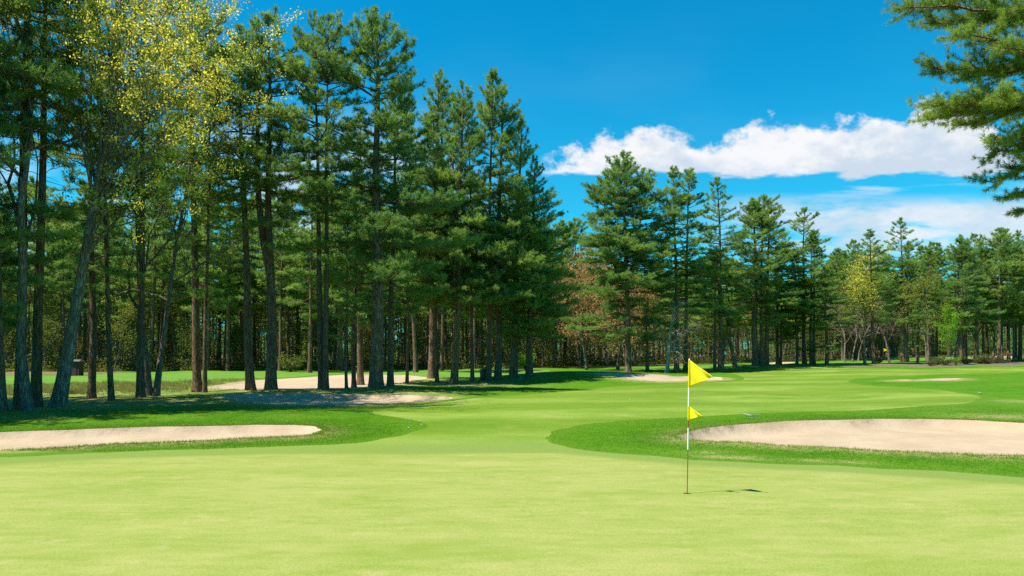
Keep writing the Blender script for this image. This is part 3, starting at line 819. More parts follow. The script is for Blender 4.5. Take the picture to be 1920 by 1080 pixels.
def pine_geo(name, seed, H=21.0, cb=0.36, rmax=4.0, whorl=0.62, nper=4.6, need=FINE, r0=0.30, fork=None, fill=1.0, low=0.5, pw=0.75, dens=1.0, bow=0.15, dead=14):
    rg = np.random.default_rng(seed)
    stem, wood, fol = Buf(), Buf(), Buf()
    zz = np.concatenate([[-0.3, 0.0, 0.12, 0.3, 0.6, 1.0], np.linspace(1.6, H, 26)])
    ph = rg.uniform(0, 6, 4)
    def axis(z):
        t = np.asarray(z) / H
        return np.stack([bow * np.sin(t * 3.0 + ph[0]) * t + 0.05 * np.sin(t * 11 + ph[1]), bow * np.sin(t * 2.6 + ph[2]) * t + 0.05 * np.sin(t * 9 + ph[3]), np.asarray(z)], -1)
    stems = []
    rad = r0 * np.clip(1 - zz / H, 0, 1) ** 0.8 + 0.012
    trunk_tube(stem, axis(zz), rad, 12, seed)
    stems.append((lambda z: axis(z), cb * H, H, 1.0))
    for (zf, azf, sp, topz, rk) in (fork or []):
        z2 = np.linspace(zf, topz, 16); q = (z2 - zf) / (topz - zf)
        off = sp * (1 - np.exp(-q * 3.2))
        def ax2(z, zf=zf, azf=azf, sp=sp, topz=topz):
            z = np.asarray(z); q = (z - zf) / (topz - zf); off = sp * (1 - np.exp(-q * 3.2))
            p = axis(z); p[..., 0] += off * math.cos(azf); p[..., 1] += off * math.sin(azf)
            return p
        r2 = rk * r0 * (1 - zf / H) ** 0.8 * (1 - q) ** 0.8 + 0.012
        tubes(wood, ax2(z2)[None], r2[None], 8, ref=(1, 0.1, 0))
        stems.append((ax2, max(cb * H, zf + 1.0), topz, 0.8))
    for ax, z0, z1, sc in stems:
        zs = []
        z = z0
        while z < z1 - 0.25:
            zs.append(z); z += whorl * rg.uniform(.6, 1.35) * (1.0 if z < z1 * 0.8 else 0.62)
        zb, az, Ls, e0 = [], [], [], []
        for z in zs:
            t = (z - z0) / (z1 - z0)
            n = max(2, int(rg.poisson(nper * 0.8 * (0.7 if t < 0.15 else 1.0)) + 1)) if fork is None else max(2, int(rg.poisson(nper * 0.62) + 1))
            prof = (low + (1 - low) * min(1, t / 0.28)) * (1 - t) ** pw
            whf = rg.uniform(.62, 1.18) * fill
            a0 = rg.uniform(0, 6.28)
            for i in range(n):
                zb.append(z + rg.normal(0, .08)); az.append(a0 + 6.283 * i / n + rg.normal(0, .35))
                Ls.append(max(0.4, sc * rmax * prof * whf * rg.choice([rg.uniform(.35, .7), rg.uniform(.75, 1.25)], p=[.3, .7]) + 0.25))
                e0.append(R(-5 + 58 * t ** 2.3 + rg.normal(0, 7)))
        zb = np.clip(np.array(zb), 0.5, z1 - 0.05)
        pine_branches(wood, fol, ax(zb), np.array(az), np.array(e0), np.array(Ls), rg, need, 0.10, 0.50, dens)
        # leader
        pine_branches(wood, fol, ax(np.full(3, z1 - 0.5)), rg.uniform(0, 6, 3), np.full(3, R(74)), np.full(3, 0.9), rg, need, 0, 0.1, 1.2)
    # dead snags low on the stem
    if dead:
        zb = rg.uniform(2.2, cb * H + 1.5, dead)
        L = rg.uniform(.4, 1.9, dead); az = rg.uniform(0, 6.28, dead); k = 5; s = np.linspace(0, 1, k)
        p = axis(zb)[:, None, :] + np.stack([np.cos(az)[:, None] * s * L[:, None], np.sin(az)[:, None] * s * L[:, None], (-0.12 * s * L[:, None] - 0.1 * s ** 2 + rg.normal(0, .03, (dead, k)))], -1)
        tubes(wood, p, (0.016 * (1 - .7 * s))[None].repeat(dead, 0), 3)
    nw = wood.n
    tris = np.concatenate(fol.T) + nw; quads = np.concatenate(wood.Q)
    crown = mesh_np(name + '_crown', np.concatenate(wood.V + fol.V), tris, quads, [M_BARK, M_PINE], {'tint': np.concatenate(wood.A + fol.A)}, False, np.concatenate([np.ones(len(tris), int), np.zeros(len(quads), int)]))
    return (stem.mesh(name + '_trunk', [M_BARK]), crown, r0, H)

PV = {
    'tall': pine_geo('tall_pine', 11, cb=.30, rmax=5.2, whorl=.95, nper=4.3, low=.6, pw=.68),
    'dense': pine_geo('dense_pine', 12, cb=.28, rmax=4.3, whorl=.62, nper=4.8, low=.6, pw=.75),
    'narrow': pine_geo('narrow_pine', 13, cb=.32, rmax=3.7, whorl=.68, nper=4.6, low=.7, pw=.68),
    'open': pine_geo('open_pine', 14, cb=.40, rmax=4.4, whorl=1.0, nper=4.3, low=.6, pw=.6),
    'wide': pine_geo('wide_pine', 15, cb=.19, rmax=5.9, whorl=.74, nper=4.9, low=.7, pw=.75),
    'lowcut': pine_geo('low_pine', 16, cb=.16, rmax=4.4, whorl=.75, nper=4.4, low=.7, pw=.75),
    'twin': pine_geo('twin_pine', 17, cb=.28, rmax=4.2, whorl=.74, nper=5.0, low=.65, pw=.7, fork=[(5.0, 0.4, 0.85, 20.2, .85)]),
    'candle': pine_geo('candelabra_pine', 18, cb=.18, rmax=4.8, whorl=.72, nper=5.2, low=.85, pw=.5, fork=[(8.5, 0.1, 1.6, 19.4, .7), (8.0, 3.0, 1.7, 18.6, .7), (10.0, 4.6, 1.2, 19.6, .55)]),
    'dense2': pine_geo('dense_pine', 44, cb=.26, rmax=4.5, whorl=.64, nper=4.6, low=.6, pw=.66),
    'narrow2': pine_geo('narrow_pine', 45, cb=.30, rmax=3.9, whorl=.70, nper=4.3, low=.7, pw=.6, bow=.3),
    'open2': pine_geo('open_pine', 46, cb=.32, rmax=4.3, whorl=.74, nper=4.5, low=.6, pw=.5, bow=.3),
    'great': pine_geo('great_pine', 41, cb=.29, rmax=5.2, whorl=.74, nper=4.9, low=.65, pw=.62),
    'high': pine_geo('high_pine', 23, cb=.48, rmax=4.3, whorl=1.0, nper=3.9, low=.65, pw=.46),
    'hightwin': pine_geo('high_twin_pine', 24, cb=.45, rmax=3.7, whorl=.98, nper=4.2, low=.65, pw=.46, fork=[(6.5, 0.3, 0.85, 20.0, .85)]),
    'highslim': pine_geo('high_slim_pine', 25, cb=.46, rmax=3.3, whorl=1.0, nper=3.9, low=.65, pw=.48),
    'slim': pine_geo('slim_pine', 19, cb=.30, rmax=2.7, whorl=.8, nper=4.0, low=.7, pw=.6, r0=.17),
}
BV = [pine_geo('wood_pine', 31 + i, cb=c_, rmax=r_, whorl=w_, nper=4.4, need=FARN, low=.7, pw=p_, dens=.8, r0=.22, dead=10) for i, (c_, r_, w_, p_) in enumerate([(.36, 4.3, .80, .65), (.42, 3.9, .8, .6), (.30, 4.0, .9, .65), (.50, 4.2, .8, .45), (.40, 3.4, .8, .7)])]

def plant(kind, x, y, height, label, group, width_m=None, rz=0.0, lean=(0.0, 0.0), cat="pine tree", spread=1.0, name='pine_tree', data=None):
    tm, cm, r0, H = data or PV[kind]
    s = height / H
    z = hz(x, y)
    root = tag(link(name, None, None, (x, y, z - 0.05)), label, cat, group)
    root.rotation_euler = (lean[1], lean[0], 0)
    t = link('trunk', tm, root); c_ = link('crown', cm, root)
    k = s * spread if width_m is None else width_m / (2 * r0)
    t.scale = (k, k, s)
    c_.scale = (s * spread, s * spread, s)
    t.rotation_euler = c_.rotation_euler = (0, 0, rz)
    return root

ROW = "tall pines in the row left of the fairway"
# photo x of the foot, y of the foot, height in metres, kind, lean (degrees, to the right), turn, spread, label
FRONT = [
    (3, 773, 21, 'high', -2, 0.3, .8, "dark pine cut off by the photo's left edge, trunk at the very border"),
    (36, 768, 22, 'highslim', 1, 1.2, .72, "thick brown pine behind the mossy grey maple at far left"),
    (69, 762, 21, 'high', 1.5, 2.1, .72, "dark pine with flared roots just left of the leaning yellow maple"),
    (173, 747, 17, 'slim', 0, .6, 1.3, "brown pine standing in tall grass right of the leaning yellow maple"),
    (210, 750, 19, 'slim', -2, 1.9, 1.0, "thin blackish pine leaning left between the brown pine and the forked maple"),
    (264, 745, 20, 'highslim', 0.5, 3.1, .9, "pine with pale flared foot close left of the forked maple"),
    (371, 735, 22, 'high', -1.2, .2, .95, "pine with a sandy bank at its foot, first right of the forked maple"),
    (383, 736, 17, 'slim', 1, 4.0, .9, "slender pine stem touching a thicker pine by the shaded bunker's left end"),
    (471, 730, 20.7, 'high', -2, 1.4, 1.12, "straight grey-trunked pine above the left end of the shaded bunker"),
    (509, 730, 21.4, 'hightwin', -1, 2.6, 1.15, "thick brown-trunked twin-topped pine above the shaded bunker"),
    (602, 731, 21.4, 'highslim', -1, 5.1, .8, "dark pine pressed against a pale grey pine above the shaded bunker"),
    (612, 732, 21.2, 'high', 0.2, .9, 1.0, "pale grey straight pine pressed against a dark pine above the shaded bunker"),
    (650, 731, 12, 'slim', 0, 2.0, .9, "thinnest stem left of the great pine, rising beside the sandy bank"),
    (663, 725, 15, 'slim', 0.5, 3.3, 1.0, "slim pine on the sandy bank, between the thinnest stem and the pale brown pine"),
    (675, 720, 18, 'dense', 0, 4.1, .9, "pale brown pine on the crest of the sandy bank, left of the great pine"),
    (708, 729, 21.9, 'great', -0.6, 0.0, 1.12, "great thick-trunked pine, tallest and broadest against the sky"),
    (731, 725, 16, 'dense2', 1, 1.1, 1.0, "bushy pine close right of the great thick-trunked pine, slightly lower"),
    (763, 720, 14, 'narrow2', 0.5, 2.8, 1.05, "thin pine stem alone in the gap right of the great pine"),
    (809, 710, 21.8, 'twin', 1, 0.8, .95, "pine with two trunks joined at the foot, right of the gap"),
    (819, 717, 16, 'narrow', -1, 5.0, 1.0, "thin dark pine in front of the pine with two joined trunks"),
    (853, 719, 19.5, 'twin', 1.5, 2.2, .95, "mossy grey forked pine left of the green litter bin"),
    (885, 715, 15, 'narrow2', -0.5, 1.5, 1.0, "slim dark pine just left of the green litter bin"),
    (917, 714, 21.5, 'dense2', 0.6, 3.6, 1.0, "mossy grey pine directly right of the green litter bin"),
    (933, 712, 20, 'tall', 1, 4.4, .9, "brownish pine second right of the green litter bin"),
    (964, 708, 20.3, 'wide', 1.2, 0.5, .9, "broad dark pine near the right end of the left row"),
    (992, 706, 18.8, 'wide', 1.5, 2.3, .95, "last dark pine at the right end of the left row, boughs over the grassy hump"),
]
FRONT_W = [20, 18, 18, 13, 10, 14, 16, 8, 16, 20, 12, 11, 6, 8, 12, 25, 12, 6, 14, 7, 14, 7, 10, 13, 15, 13]
FRONT_T = [None, None, None, None, None, None, -20, 140, 42, 28, 22, 24, 400, 300, 200, 18, 150, 178, 130, 200, 150, 190, 130, 160, 215, 290]
for (qx, qy, h_, kd, ln, rz, sp, lab), wpx, tp in zip(FRONT, FRONT_W, FRONT_T):
    c = P(qx, qy)
    h_ = h_ if tp is None else (qy - tp) / FPX * c[1]
    plant(kd, c[0], c[1], h_ * 0.98, lab, ROW, wpx * c[1] / FPX, rz, (R(ln), 0), spread=sp * .94)

MID = "pines in the clumps beyond the fairway"
MIDS = [
    (1179, 697, 20.6, 'candle', -1.2, 0.0, 1.0, "wide many-topped pine standing apart beyond the grassy hump"),
    (1214, 697, 9, 'lowcut', 0, 1.0, .7, "small young pine right of the wide many-topped pine"),
    (1269, 696, 19.6, 'narrow', -0.5, 2.0, 1.0, "pine with flared foot behind the bare grey tree"),
    (1286, 695, 19.6, 'narrow2', 0.4, 4.0, 1.0, "pine directly behind the large yellow flag's left side"),
    (1341, 693, 14, 'slim', 0, 1.0, 1.1, "thin pine touching the left side of a thick pine right of the large yellow flag"),
    (1351, 691, 20.3, 'dense', -0.5, 5.0, .9, "thick pine right of the large yellow flag, left of the curved trunk"),
    (1416, 686, 20.4, 'dense2', -0.6, 0.7, .95, "leftmost thick pine of the middle clump"),
    (1428, 686, 20.8, 'open2', 0.2, 1.6, 1.1, "pine second from left in the middle clump"),
    (1437, 685, 20.2, 'tall', 0.8, 2.5, .8, "pine third from left in the middle clump, leaning right"),
    (1457, 683, 15, 'wide', 0, 3.4, .7, "shorter bushy pine at the right side of the middle clump"),
    (1464, 684, 17, 'narrow', 0.5, 0.1, .9, "slender pine beside the shorter bushy pine of the middle clump"),
    (1494, 684, 14, 'slim', -1, 4.6, 1.2, "slim leaning pine left of the black-stemmed pine beyond the ridge"),
    (1508, 683, 19.7, 'open', -0.6, 5.5, .9, "black-stemmed open pine standing on the fairway ridge"),
    (1520, 684, 18, 'slim', 0, 2.9, 1.3, "slim pine just right of the black-stemmed pine on the ridge"),
    (1526, 684, 17, 'narrow2', 0.5, 0.4, .9, "last tall pine of the ridge group before the low-boughed one"),
    (1551, 685, 12.5, 'lowcut', -1.5, 1.8, 1.0, "pine with low dark boughs at the ridge group's right end"),
    (1638, 682, 20, 'narrow', -1.2, 3.0, 1.0, "thick-stemmed pine behind the far yellow-leaved tree"),
    (1692, 679, 21.2, 'dense', -0.6, 4.2, 1.0, "tallest conical pine at the right, rising against the clouds"),
    (1721, 682, 13, 'slim', 0, 0.9, 1.2, "small pine right of the tallest conical pine"),
    (1797, 679, 18.5, 'dense2', 0, 2.4, 1.0, "pine rising behind the lime green sapling"),
    (1808, 679, 17, 'tall', 1, 4.9, .8, "pine second right of the lime green sapling"),
    (1878, 677, 19, 'open2', 0, 1.3, 1.0, "pine with broad crown behind the bare brown trees at far right"),
    (1891, 676, 18.5, 'tall', -1, 3.9, .9, "dark-trunked pine left of the one at the photo's right border"),
    (1912, 675, 19.5, 'dense', 0.3, 5.3, .9, "dark-trunked pine nearest the photo's right border, beyond the brush"),
]
MIDS_W = [11, 7, 9, 8, 6, 10, 12, 8, 9, 6, 5, 5, 8, 5, 6, 7, 7, 8, 4, 5, 5, 6, 6, 7]
MIDS_T = [285, 560, 312, 318, 470, 332, 372, 366, 376, 470, 430, 470, 390, 440, 432, 500, 430, 408, 560, 446, 450, 442, 440, 432]
for (qx, qy, h_, kd, ln, rz, sp, lab), wpx, tp in zip(MIDS, MIDS_W, MIDS_T):
    c = P(qx, qy)
    print(qx, round(c[1], 1), round((qy - tp) / FPX * c[1], 1))
    plant(kd, c[0], c[1], (qy - tp) / FPX * c[1] * 0.98, lab, MID, wpx * c[1] / FPX, rz, (R(ln), 0), spread=sp * (1.2 if qx < 1300 else 1.36))

# pines left of the picture whose shade falls across the grass
for i, (x, y, h_, kd, rz) in enumerate([(-24.5, 29, 21, 'dense', .4), (-22, 25.5, 20, 'wide', 1.9), (-30, 31, 21, 'tall', 3.0), (-27, 24.0, 20, 'wide', 2.2), (-31, 27, 20, 'dense', 5.0), (-20.5, 27.5, 18, 'wide', 1.1)]):
    plant(kd, x, y, h_, "pine standing beyond the photo's left edge, shading the grass", "pines beyond the left edge", None, rz)

# ------------------------------------------------------------------ broadleaf trees
def broad_geo(name, seed, H, trunk_r, levels, lean=0.0, first=0.3, leaf=None, leaf_n=10, leaf_s=0.09, cl=0.28, bark=None, spread=0.75, up=0.35, fork=None, tips=1.0, kids=None, guide=None):
    """a recursively branching tree: returns wood and leaf meshes"""
    rg = np.random.default_rng(seed)
    wood, fol = Buf(), Buf()
    tipsP, tipsD = [], []
    segs = {}
    nkids = kids or {0: 11, 1: 6, 2: 5, 3: 4}
    def grow(p, d, L, r, lev, first_free):
        k = 7
        pts, rr = [p], [r]
        q = p.copy(); dd = d.copy()
        for i in range(1, k):
            dd = nrm(dd + rg.normal(0, (0.045 if fork else 0.10) if lev == 0 else 0.17, 3) + np.array([0, 0, 0.03 if lev == 0 else up * 0.12]))
            q = q + dd * L / (k - 1)
            pts.append(q.copy()); rr.append(r * (1 - (0.55 if lev == 0 else 0.75) * i / (k - 1)))
        pts = np.array(pts); rr = np.array(rr)
        sprout(pts, rr, L, dd, lev, first_free)
    def sprout(pts, rr, L, dd, lev, first_free):
        k = len(pts)
        segs.setdefault(lev, []).append((pts, rr))
        if lev >= levels:
            for i in (3, 5, 6):
                tipsP.append(pts[i]); tipsD.append(dd)
            return
        nch = nkids.get(lev, 3)
        for c_ in range(nch):
            f = first_free + (1 - first_free) * (c_ + rg.uniform(0, 1)) / nch
            i = min(int(f * (k - 1)), k - 2); fr = f * (k - 1) - i
            pp = pts[i] * (1 - fr) + pts[i + 1] * fr
            tg = nrm(pts[i + 1] - pts[i])
            perp = nrm(np.cross(tg, nrm(rg.normal(size=3))))
            ang_ = rg.uniform(0.45, 1.0) * spread * (1.25 if lev == 0 else 1.2)
            nd = nrm(tg * math.cos(ang_) + perp * math.sin(ang_) + np.array([0, 0, up * 0.3]))
            ll = L * rg.uniform(.36, .56) * (1.0 - 0.45 * (f - first_free) / (1 - first_free) if lev == 0 else 1.0)
            grow(pp, nd, ll, max(0.008, rr[i] * rg.uniform(.42, .62)), lev + 1, 0.22)
        # the leading shoot carries on
        if lev > 0:
            grow(pts[-1], dd, L * 0.5, rr[-1], lev + 1, 0.2)
    d0 = nrm(np.array([math.sin(lean), 0, math.cos(lean)]))
    starts = [(np.array([0, 0, -0.2]), d0)] if not fork else [(np.array([f_ * 0.12, 0, -0.2]), nrm(np.array([math.sin(lean + f_ * fork), 0.05 * f_, 1.0]))) for f_ in (-1, 1)]
    if guide:
        tr, limbs_ = guide
        segs[0] = [(tr, trunk_r * (1 - .8 * np.linspace(0, 1, len(tr)) ** 1.2))]
        for (f_, end) in limbs_:
            q = f_ * (len(tr) - 1); i = min(int(q), len(tr) - 2); st_ = tr[i] * (1 - q + i) + tr[i + 1] * (q - i)
            tg = nrm(tr[i + 1] - tr[i]); Lb = float(np.linalg.norm(end - st_)); u_ = np.linspace(0, 1, 7)[:, None]
            mid = st_ + tg * Lb * .22 + (end - st_) * .35
            p_ = (1 - u_) ** 2 * st_ + 2 * u_ * (1 - u_) * mid + u_ ** 2 * end + rg.normal(0, .06, (7, 3)) * np.sin(u_ * math.pi)
            sprout(p_, trunk_r * .42 * (1 - f_ * .55) * (1 - .8 * u_[:, 0]), Lb, nrm(p_[-1] - p_[-2]), 1, .25)
        starts = []
    for s_, dq in starts:
        grow(s_, dq, H * 0.80, trunk_r, 0, first)
    for lev, lst in segs.items():
        P_ = np.array([a for a, _ in lst]); Rr = np.array([b_ for _, b_ in lst])
        if lev == 0:
            for a, b_ in lst:
                # flared foot
                zf = a[:, 2] - a[0, 2]
                pz = np.concatenate([[a[0]], [a[0] + (a[1] - a[0]) * t for t in (.1, .2, .4, .7)], a[1:]])
                rz_ = np.concatenate([[b_[0]], [b_[0]] * 4, b_[1:]])
                trunk_tube(wood, pz, rz_, 12, seed, 0.5)
        else:
            tubes(wood, P_, Rr, {1: 6, 2: 4}.get(lev, 3))
    if leaf is not None:
        C = np.array(tipsP); n = max(1, int(leaf_n))
        keep = rg.uniform(size=len(C)) < tips
        C = C[keep]
        tc = np.clip(rg.normal(.5, .22, len(C)), 0, 1)
        c_ = np.repeat(C, n, 0) + rg.normal(0, cl, (len(C) * n, 3)) * np.array([1, 1, .8])
        m = len(c_)
        a = nrm(rg.normal(size=(m, 3))); b_ = nrm(np.cross(a, rg.normal(size=(m, 3))))
        s = leaf_s * rg.uniform(.6, 1.3, (m, 1))
        V = np.stack([c_ - a * s, c_ + b_ * s * .55, c_ + a * s, c_ - b_ * s * .55], 1).reshape(-1, 3)
        fol.add(V, None, np.arange(4 * m).reshape(-1, 4), np.repeat(np.clip(np.repeat(tc, n) + rg.normal(0, .15, m), 0, 1), 4))
        return wood.mesh(name + '_trunk', [bark or M_BARKG]), fol.mesh(name + '_leaves', [leaf], False)
    return wood.mesh(name + '_trunk', [bark or M_BARKG]), None

def plant_broad(geo, qx, qy, label, cat, group=None, rz=0.0, s=1.0, name='maple_tree', xy=None):
    c = P(qx, qy) if xy is None else xy
    root = tag(link(name, None, None, (c[0], c[1], hz(c[0], c[1]) - 0.05)), label, cat, group)
    o = link('trunk', geo[0], root)
    o.rotation_euler = (0, 0, rz); o.scale = (s, s, s)
    if geo[1]:
        q = link('crown', geo[1], root); q.rotation_euler = (0, 0, rz); q.scale = (s, s, s)
    return root

def big_maple():
    c = P(111, 763); z0 = hz(*c) - .05
    def pt(qx, qy, dy=0.0):
        Y = c[1] + dy
        return np.array([(qx - 960) / FPX * Y - c[0], dy, CAM_H + (HOR - qy) / FPX * Y - z0])
    tr = np.array([pt(108, 770), pt(118, 715), pt(128, 660), pt(137, 605), pt(147, 550), pt(158, 490), pt(170, 420), pt(184, 340), (pt(198, 250, .2)), pt(208, 160, .4), pt(214, 70, .3), pt(222, -20, .2)])
    tg = [(.50, 345, 215, -1.5), (.55, 320, 262, -2.5), (.58, 120, 190, -1.0), (.58, 330, 160, .5), (.60, 290, 190, -2.8), (.62, 80, 110, 1.5), (.64, 300, 100, -1.2), (.66, 345, 75, -.2), (.68, 160, 60, -2.2), (.70, 300, 20, 1.5),
          (.72, 325, 0, -1.5), (.74, 110, 10, -.5), (.76, 250, -40, -2.0), (.80, 300, -60, 0), (.84, 180, -70, 1.0), (.9, 260, -110, .5), (.46, 300, 345, -1.2), (.62, 250, 110, 2.6), (.66, 310, 180, 2.0), (.60, 365, 130, -1.5), (.57, 230, 130, -3.0)]
    return broad_geo('yellow_maple', 51, 21.0, 0.26, 3, 0, .30, M_YEL, 22, 0.045, .13, M_BARKP, .85, .35, kids={1: 8, 2: 4}, tips=.70, guide=(tr, [(f_, pt(a, b_, d_)) for f_, a, b_, d_ in tg]))
G_BIG = big_maple()
G_OLIVE = broad_geo('olive_maple', 54, 19.0, 0.17, 3, R(-1), .32, M_OLIVE, 9, 0.052, .12, M_BARKG, .8, .35)
G_FORK = broad_geo('forked_maple', 53, 14.0, 0.13, 2, 0.0, .35, M_OLIVE, 14, 0.06, .22, M_BARKG, .8, .35, 0.05)
G_YOUNG = broad_geo('young_maple', 56, 13.0, 0.13, 2, 0.03, .25, M_YEL, 26, 0.085, .34, M_BARKG, .7, .5)
G_PALE = broad_geo('pale_maple', 57, 12.0, 0.11, 2, -0.03, .25, M_OLIVE, 12, 0.11, .4, M_BARKG, .75, .45)
G_RUST = broad_geo('russet_maple', 58, 9.0, 0.11, 2, 0.0, .22, M_ORANGE, 16, 0.085, .26, M_BARKG, .95, .2)
G_LIME = broad_geo('lime_sapling', 59, 7.5, 0.06, 2, 0.0, .12, M_LIME, 14, 0.09, .24, M_BARKG, .42, .6)
G_BARE = broad_geo('bare_tree', 66, 7.6, 0.17, 3, 0.0, .22, None, 0, 0, 0, M_DEADW, 1.1, -.1, kids={0: 14, 1: 7, 2: 5})
G_BARE2 = broad_geo('bare_brown_tree', 61, 11.0, 0.12, 3, 0.03, .25, M_ORANGE, 1, 0.06, .25, M_BARKG, .85, .3, None, .35)
G_SAP = [broad_geo('understory_sapling', 70 + i, h_, 0.05, 2, 0.02, .2, lf, 7, 0.09, .32, M_BARKG, .8, .35) for i, (h_, lf) in enumerate([(6.5, M_UNDER), (5.0, M_UNDER), (8.0, M_OLIVE)])]

plant_broad(G_BIG, 111, 763, "big leaning maple with bright yellow spring leaves, left foreground", "maple tree")
plant_broad(G_OLIVE, 53, 770, "mossy grey maple with sparse olive leaves against the thick brown pine at far left", "maple tree")
plant_broad(G_FORK, 286, 742, "forked slender maple with dull yellow-green leaves in the left row", "maple tree")
plant_broad(G_YOUNG, 1622, 683, "yellow-leaved tree at the far wood's edge, right of the ridge pines", "maple tree", None, 0.4, 1.05)
plant_broad(G_PALE, 1580, 676, "pale olive-leaved tree just left of the far yellow-leaved tree", "maple tree", None, 1.0, 1.2)
plant_broad(G_RUST, 1100, 693.5, "small russet-leaved tree at the wood's edge above the grassy hump", "maple tree", None, 0.3, 1.1)
plant_broad(G_RUST, 1158, 693, "pale-stemmed russet tree directly behind the wide many-topped pine", "maple tree", None, 2.3, 1.25)
plant_broad(G_LIME, 1785, 683, "bright lime green sapling among the brush at the right", "sapling", None, 0.0, 0.85, 'sapling')
plant_broad(G_BARE, 1250, 699, "bare grey tree with twisted leafless branches left of the large yellow flag", "bare tree", None, 0.7, 1.0, 'bare_tree')
plant_broad(G_BARE2, 1827, 678, "leafless brown tree leaning right of the lime green sapling", "bare tree", None, 0.2, 1.15, 'bare_tree')
plant_broad(G_BARE2, 1862, 677, "leafless brown tree with wide twiggy top near the photo's right side", "bare tree", None, 2.7, 1.2, 'bare_tree')
plant_broad(G_BARE2, 1668, 680, "thin leafless tree between the yellow-leaved tree and the tallest conical pine", "bare tree", None, 4.0, .95, 'bare_tree')
plant_broad(G_PALE, 1741, 680, "thin olive-leaved tree leaning left right of the tallest conical pine", "maple tree", None, 3.4, .9)

# the curved trunk right of the thick pine
def curved_tree():
    c = P(1379, 689.5); m = 1.0 / FPX * c[1]
    w, f = Buf(), Buf(); rg = np.random.default_rng(5)
    prof = np.array([(1379, 689.5), (1376, 670), (1371, 648), (1366, 628), (1365, 610), (1369, 590), (1370, 570), (1366, 548), (1363, 520), (1364, 490)])
    p = np.stack([(prof[:, 0] - 1379) * m, np.linspace(0, .6, len(prof)), (689.5 - prof[:, 1]) * m], 1)
    rr = np.linspace(.24, .03, len(p))
    p[0, 2] = -0.2
    trunk_tube(w, p, rr, 10, 2, .3)
    n = 34; i0 = rg.integers(3, len(p), n)
    pine_branches(w, f, p[i0] + rg.normal(0, .1, (n, 3)), rg.uniform(0, 6.28, n), rg.normal(.15, .2, n), rg.uniform(.5, 1.8, n), rg, FARN, .2, .4, .35)
    root = tag(link('curved_tree', None, None, (c[0], c[1], hz(*c))), "thin tree with a curved S-shaped trunk right of the thick pine", "tree")
    link('trunk', w.mesh('curved_trunk', [M_BARK]), root); link('crown', f.mesh('curved_crown', [M_OLIVE], False), root)
curved_tree()

# ------------------------------------------------------------------ the wood behind
rgw = np.random.default_rng(77)
def scatter(px0, px1, n, y0, y1, hlo, hhi, label, group, mind, test=True):
    got = []
    tries = 0
    while len(got) < n and tries < 6000:
        tries += 1
        Y = rgw.uniform(y0(0), y1(0)) if callable(y0) else rgw.uniform(y0, y1)
        qx = rgw.uniform(px0, px1)
        X = (qx - 960) / FPX * Y
        if test and not inside(WOODF, np.array([X]), np.array([Y]))[0]:
            continue
        if any((X - a) ** 2 + (Y - b_) ** 2 < mind ** 2 for a, b_ in got):
            continue
        got.append((X, Y))
        plant(None, X, Y, rgw.uniform(hlo, hhi), label, group, None, rgw.uniform(0, 6.28), (R(rgw.normal(0, 1.2)), R(rgw.normal(0, 1.0))), spread=rgw.uniform(.9, 1.15) * (1.2 if px0 > 1000 else 1.0), data=BV[rgw.integers(0, len(BV))])

scatter(-60, 620, 60, 76, 110, 15, 20, "pine in the shaded wood beyond the second fairway, left of the great pine", "pines of the wood at left", 3.2)
scatter(390, 900, 8, 73, 82, 16, 19, "tall pine at the very edge of the shaded wood, glimpsed between the front pines", "pines at the wood's edge", 3.0, False)
scatter(620, 1090, 40, 78, 112, 14, 19, "pine in the shaded wood seen between the trunks right of the great pine", "pines of the wood at centre", 3.2)
scatter(1090, 1560, 36, 105, 165, 12, 17, "pine in the far wood behind the bare grey tree and middle clump", "pines of the wood behind the clumps", 4.0)
scatter(1560, 1990, 66, 135, 195, 18, 22, "pine in the farthest wood along the right horizon", "pines of the far right wood", 4.5)

scatter(1690, 1990, 24, 116, 138, 15.5, 19.5, "pine in the mixed stand behind the brush at right, its trunk half hidden", "pines of the mixed stand at right", 4.0, False)

def scatter_sap(px0, px1, n, y0, y1, label, group):
    k = 0; tries = 0
    while k < n and tries < 4000:
        tries += 1
        Y = rgw.uniform(y0, y1); qx = rgw.uniform(px0, px1); X = (qx - 960) / FPX * Y
        if not inside(WOODF, np.array([X]), np.array([Y]))[0]:
            continue
        k += 1
        plant_broad(G_SAP[rgw.integers(0, 3)], 0, 0, label, "sapling", group, rgw.uniform(0, 6.28), rgw.uniform(.7, 1.2) * (1.0 if px0 < 1000 else 1.45), 'sapling', (X, Y))
scatter_sap(0, 620, 34, 75, 92, "thin yellow-green sapling at the edge of the left wood", "saplings along the left wood's edge")
scatter_sap(620, 1080, 22, 78, 95, "thin yellow-green sapling at the wood's edge right of the great pine", "saplings along the central wood's edge")
scatter_sap(1080, 1560, 40, 96, 135, "thin yellow-green sapling in the wood behind the clumps", "saplings behind the clumps")
scatter_sap(1560, 1960, 44, 135, 190, "thin yellow-green sapling at the far right wood's edge", "saplings of the far right wood")

k_ = 0
while k_ < 7:
    Y = rgw.uniform(88, 125); qx = rgw.uniform(1085, 1400); X = (qx - 960) / FPX * Y
    if inside(WOODF, np.array([X]), np.array([Y]))[0]:
        k_ += 1
        plant_broad(G_RUST, 0, 0, "russet budding tree deep in the wood behind the wide many-topped pine", "maple tree", "russet trees behind the many-topped pine", rgw.uniform(0, 6.28), rgw.uniform(1.1, 1.6), 'maple_tree', (X, Y))

k_ = 0
while k_ < 12:
    Y = rgw.uniform(117, 148); qx = rgw.uniform(1570, 1960); X = (qx - 960) / FPX * Y
    k_ += 1
    plant_broad(G_BARE2, 0, 0, "leafless brown tree mixed among the green pines at the right", "bare tree", "leafless trees among the right pines", rgw.uniform(0, 6.28), rgw.uniform(.9, 1.4), 'bare_tree', (X, Y))

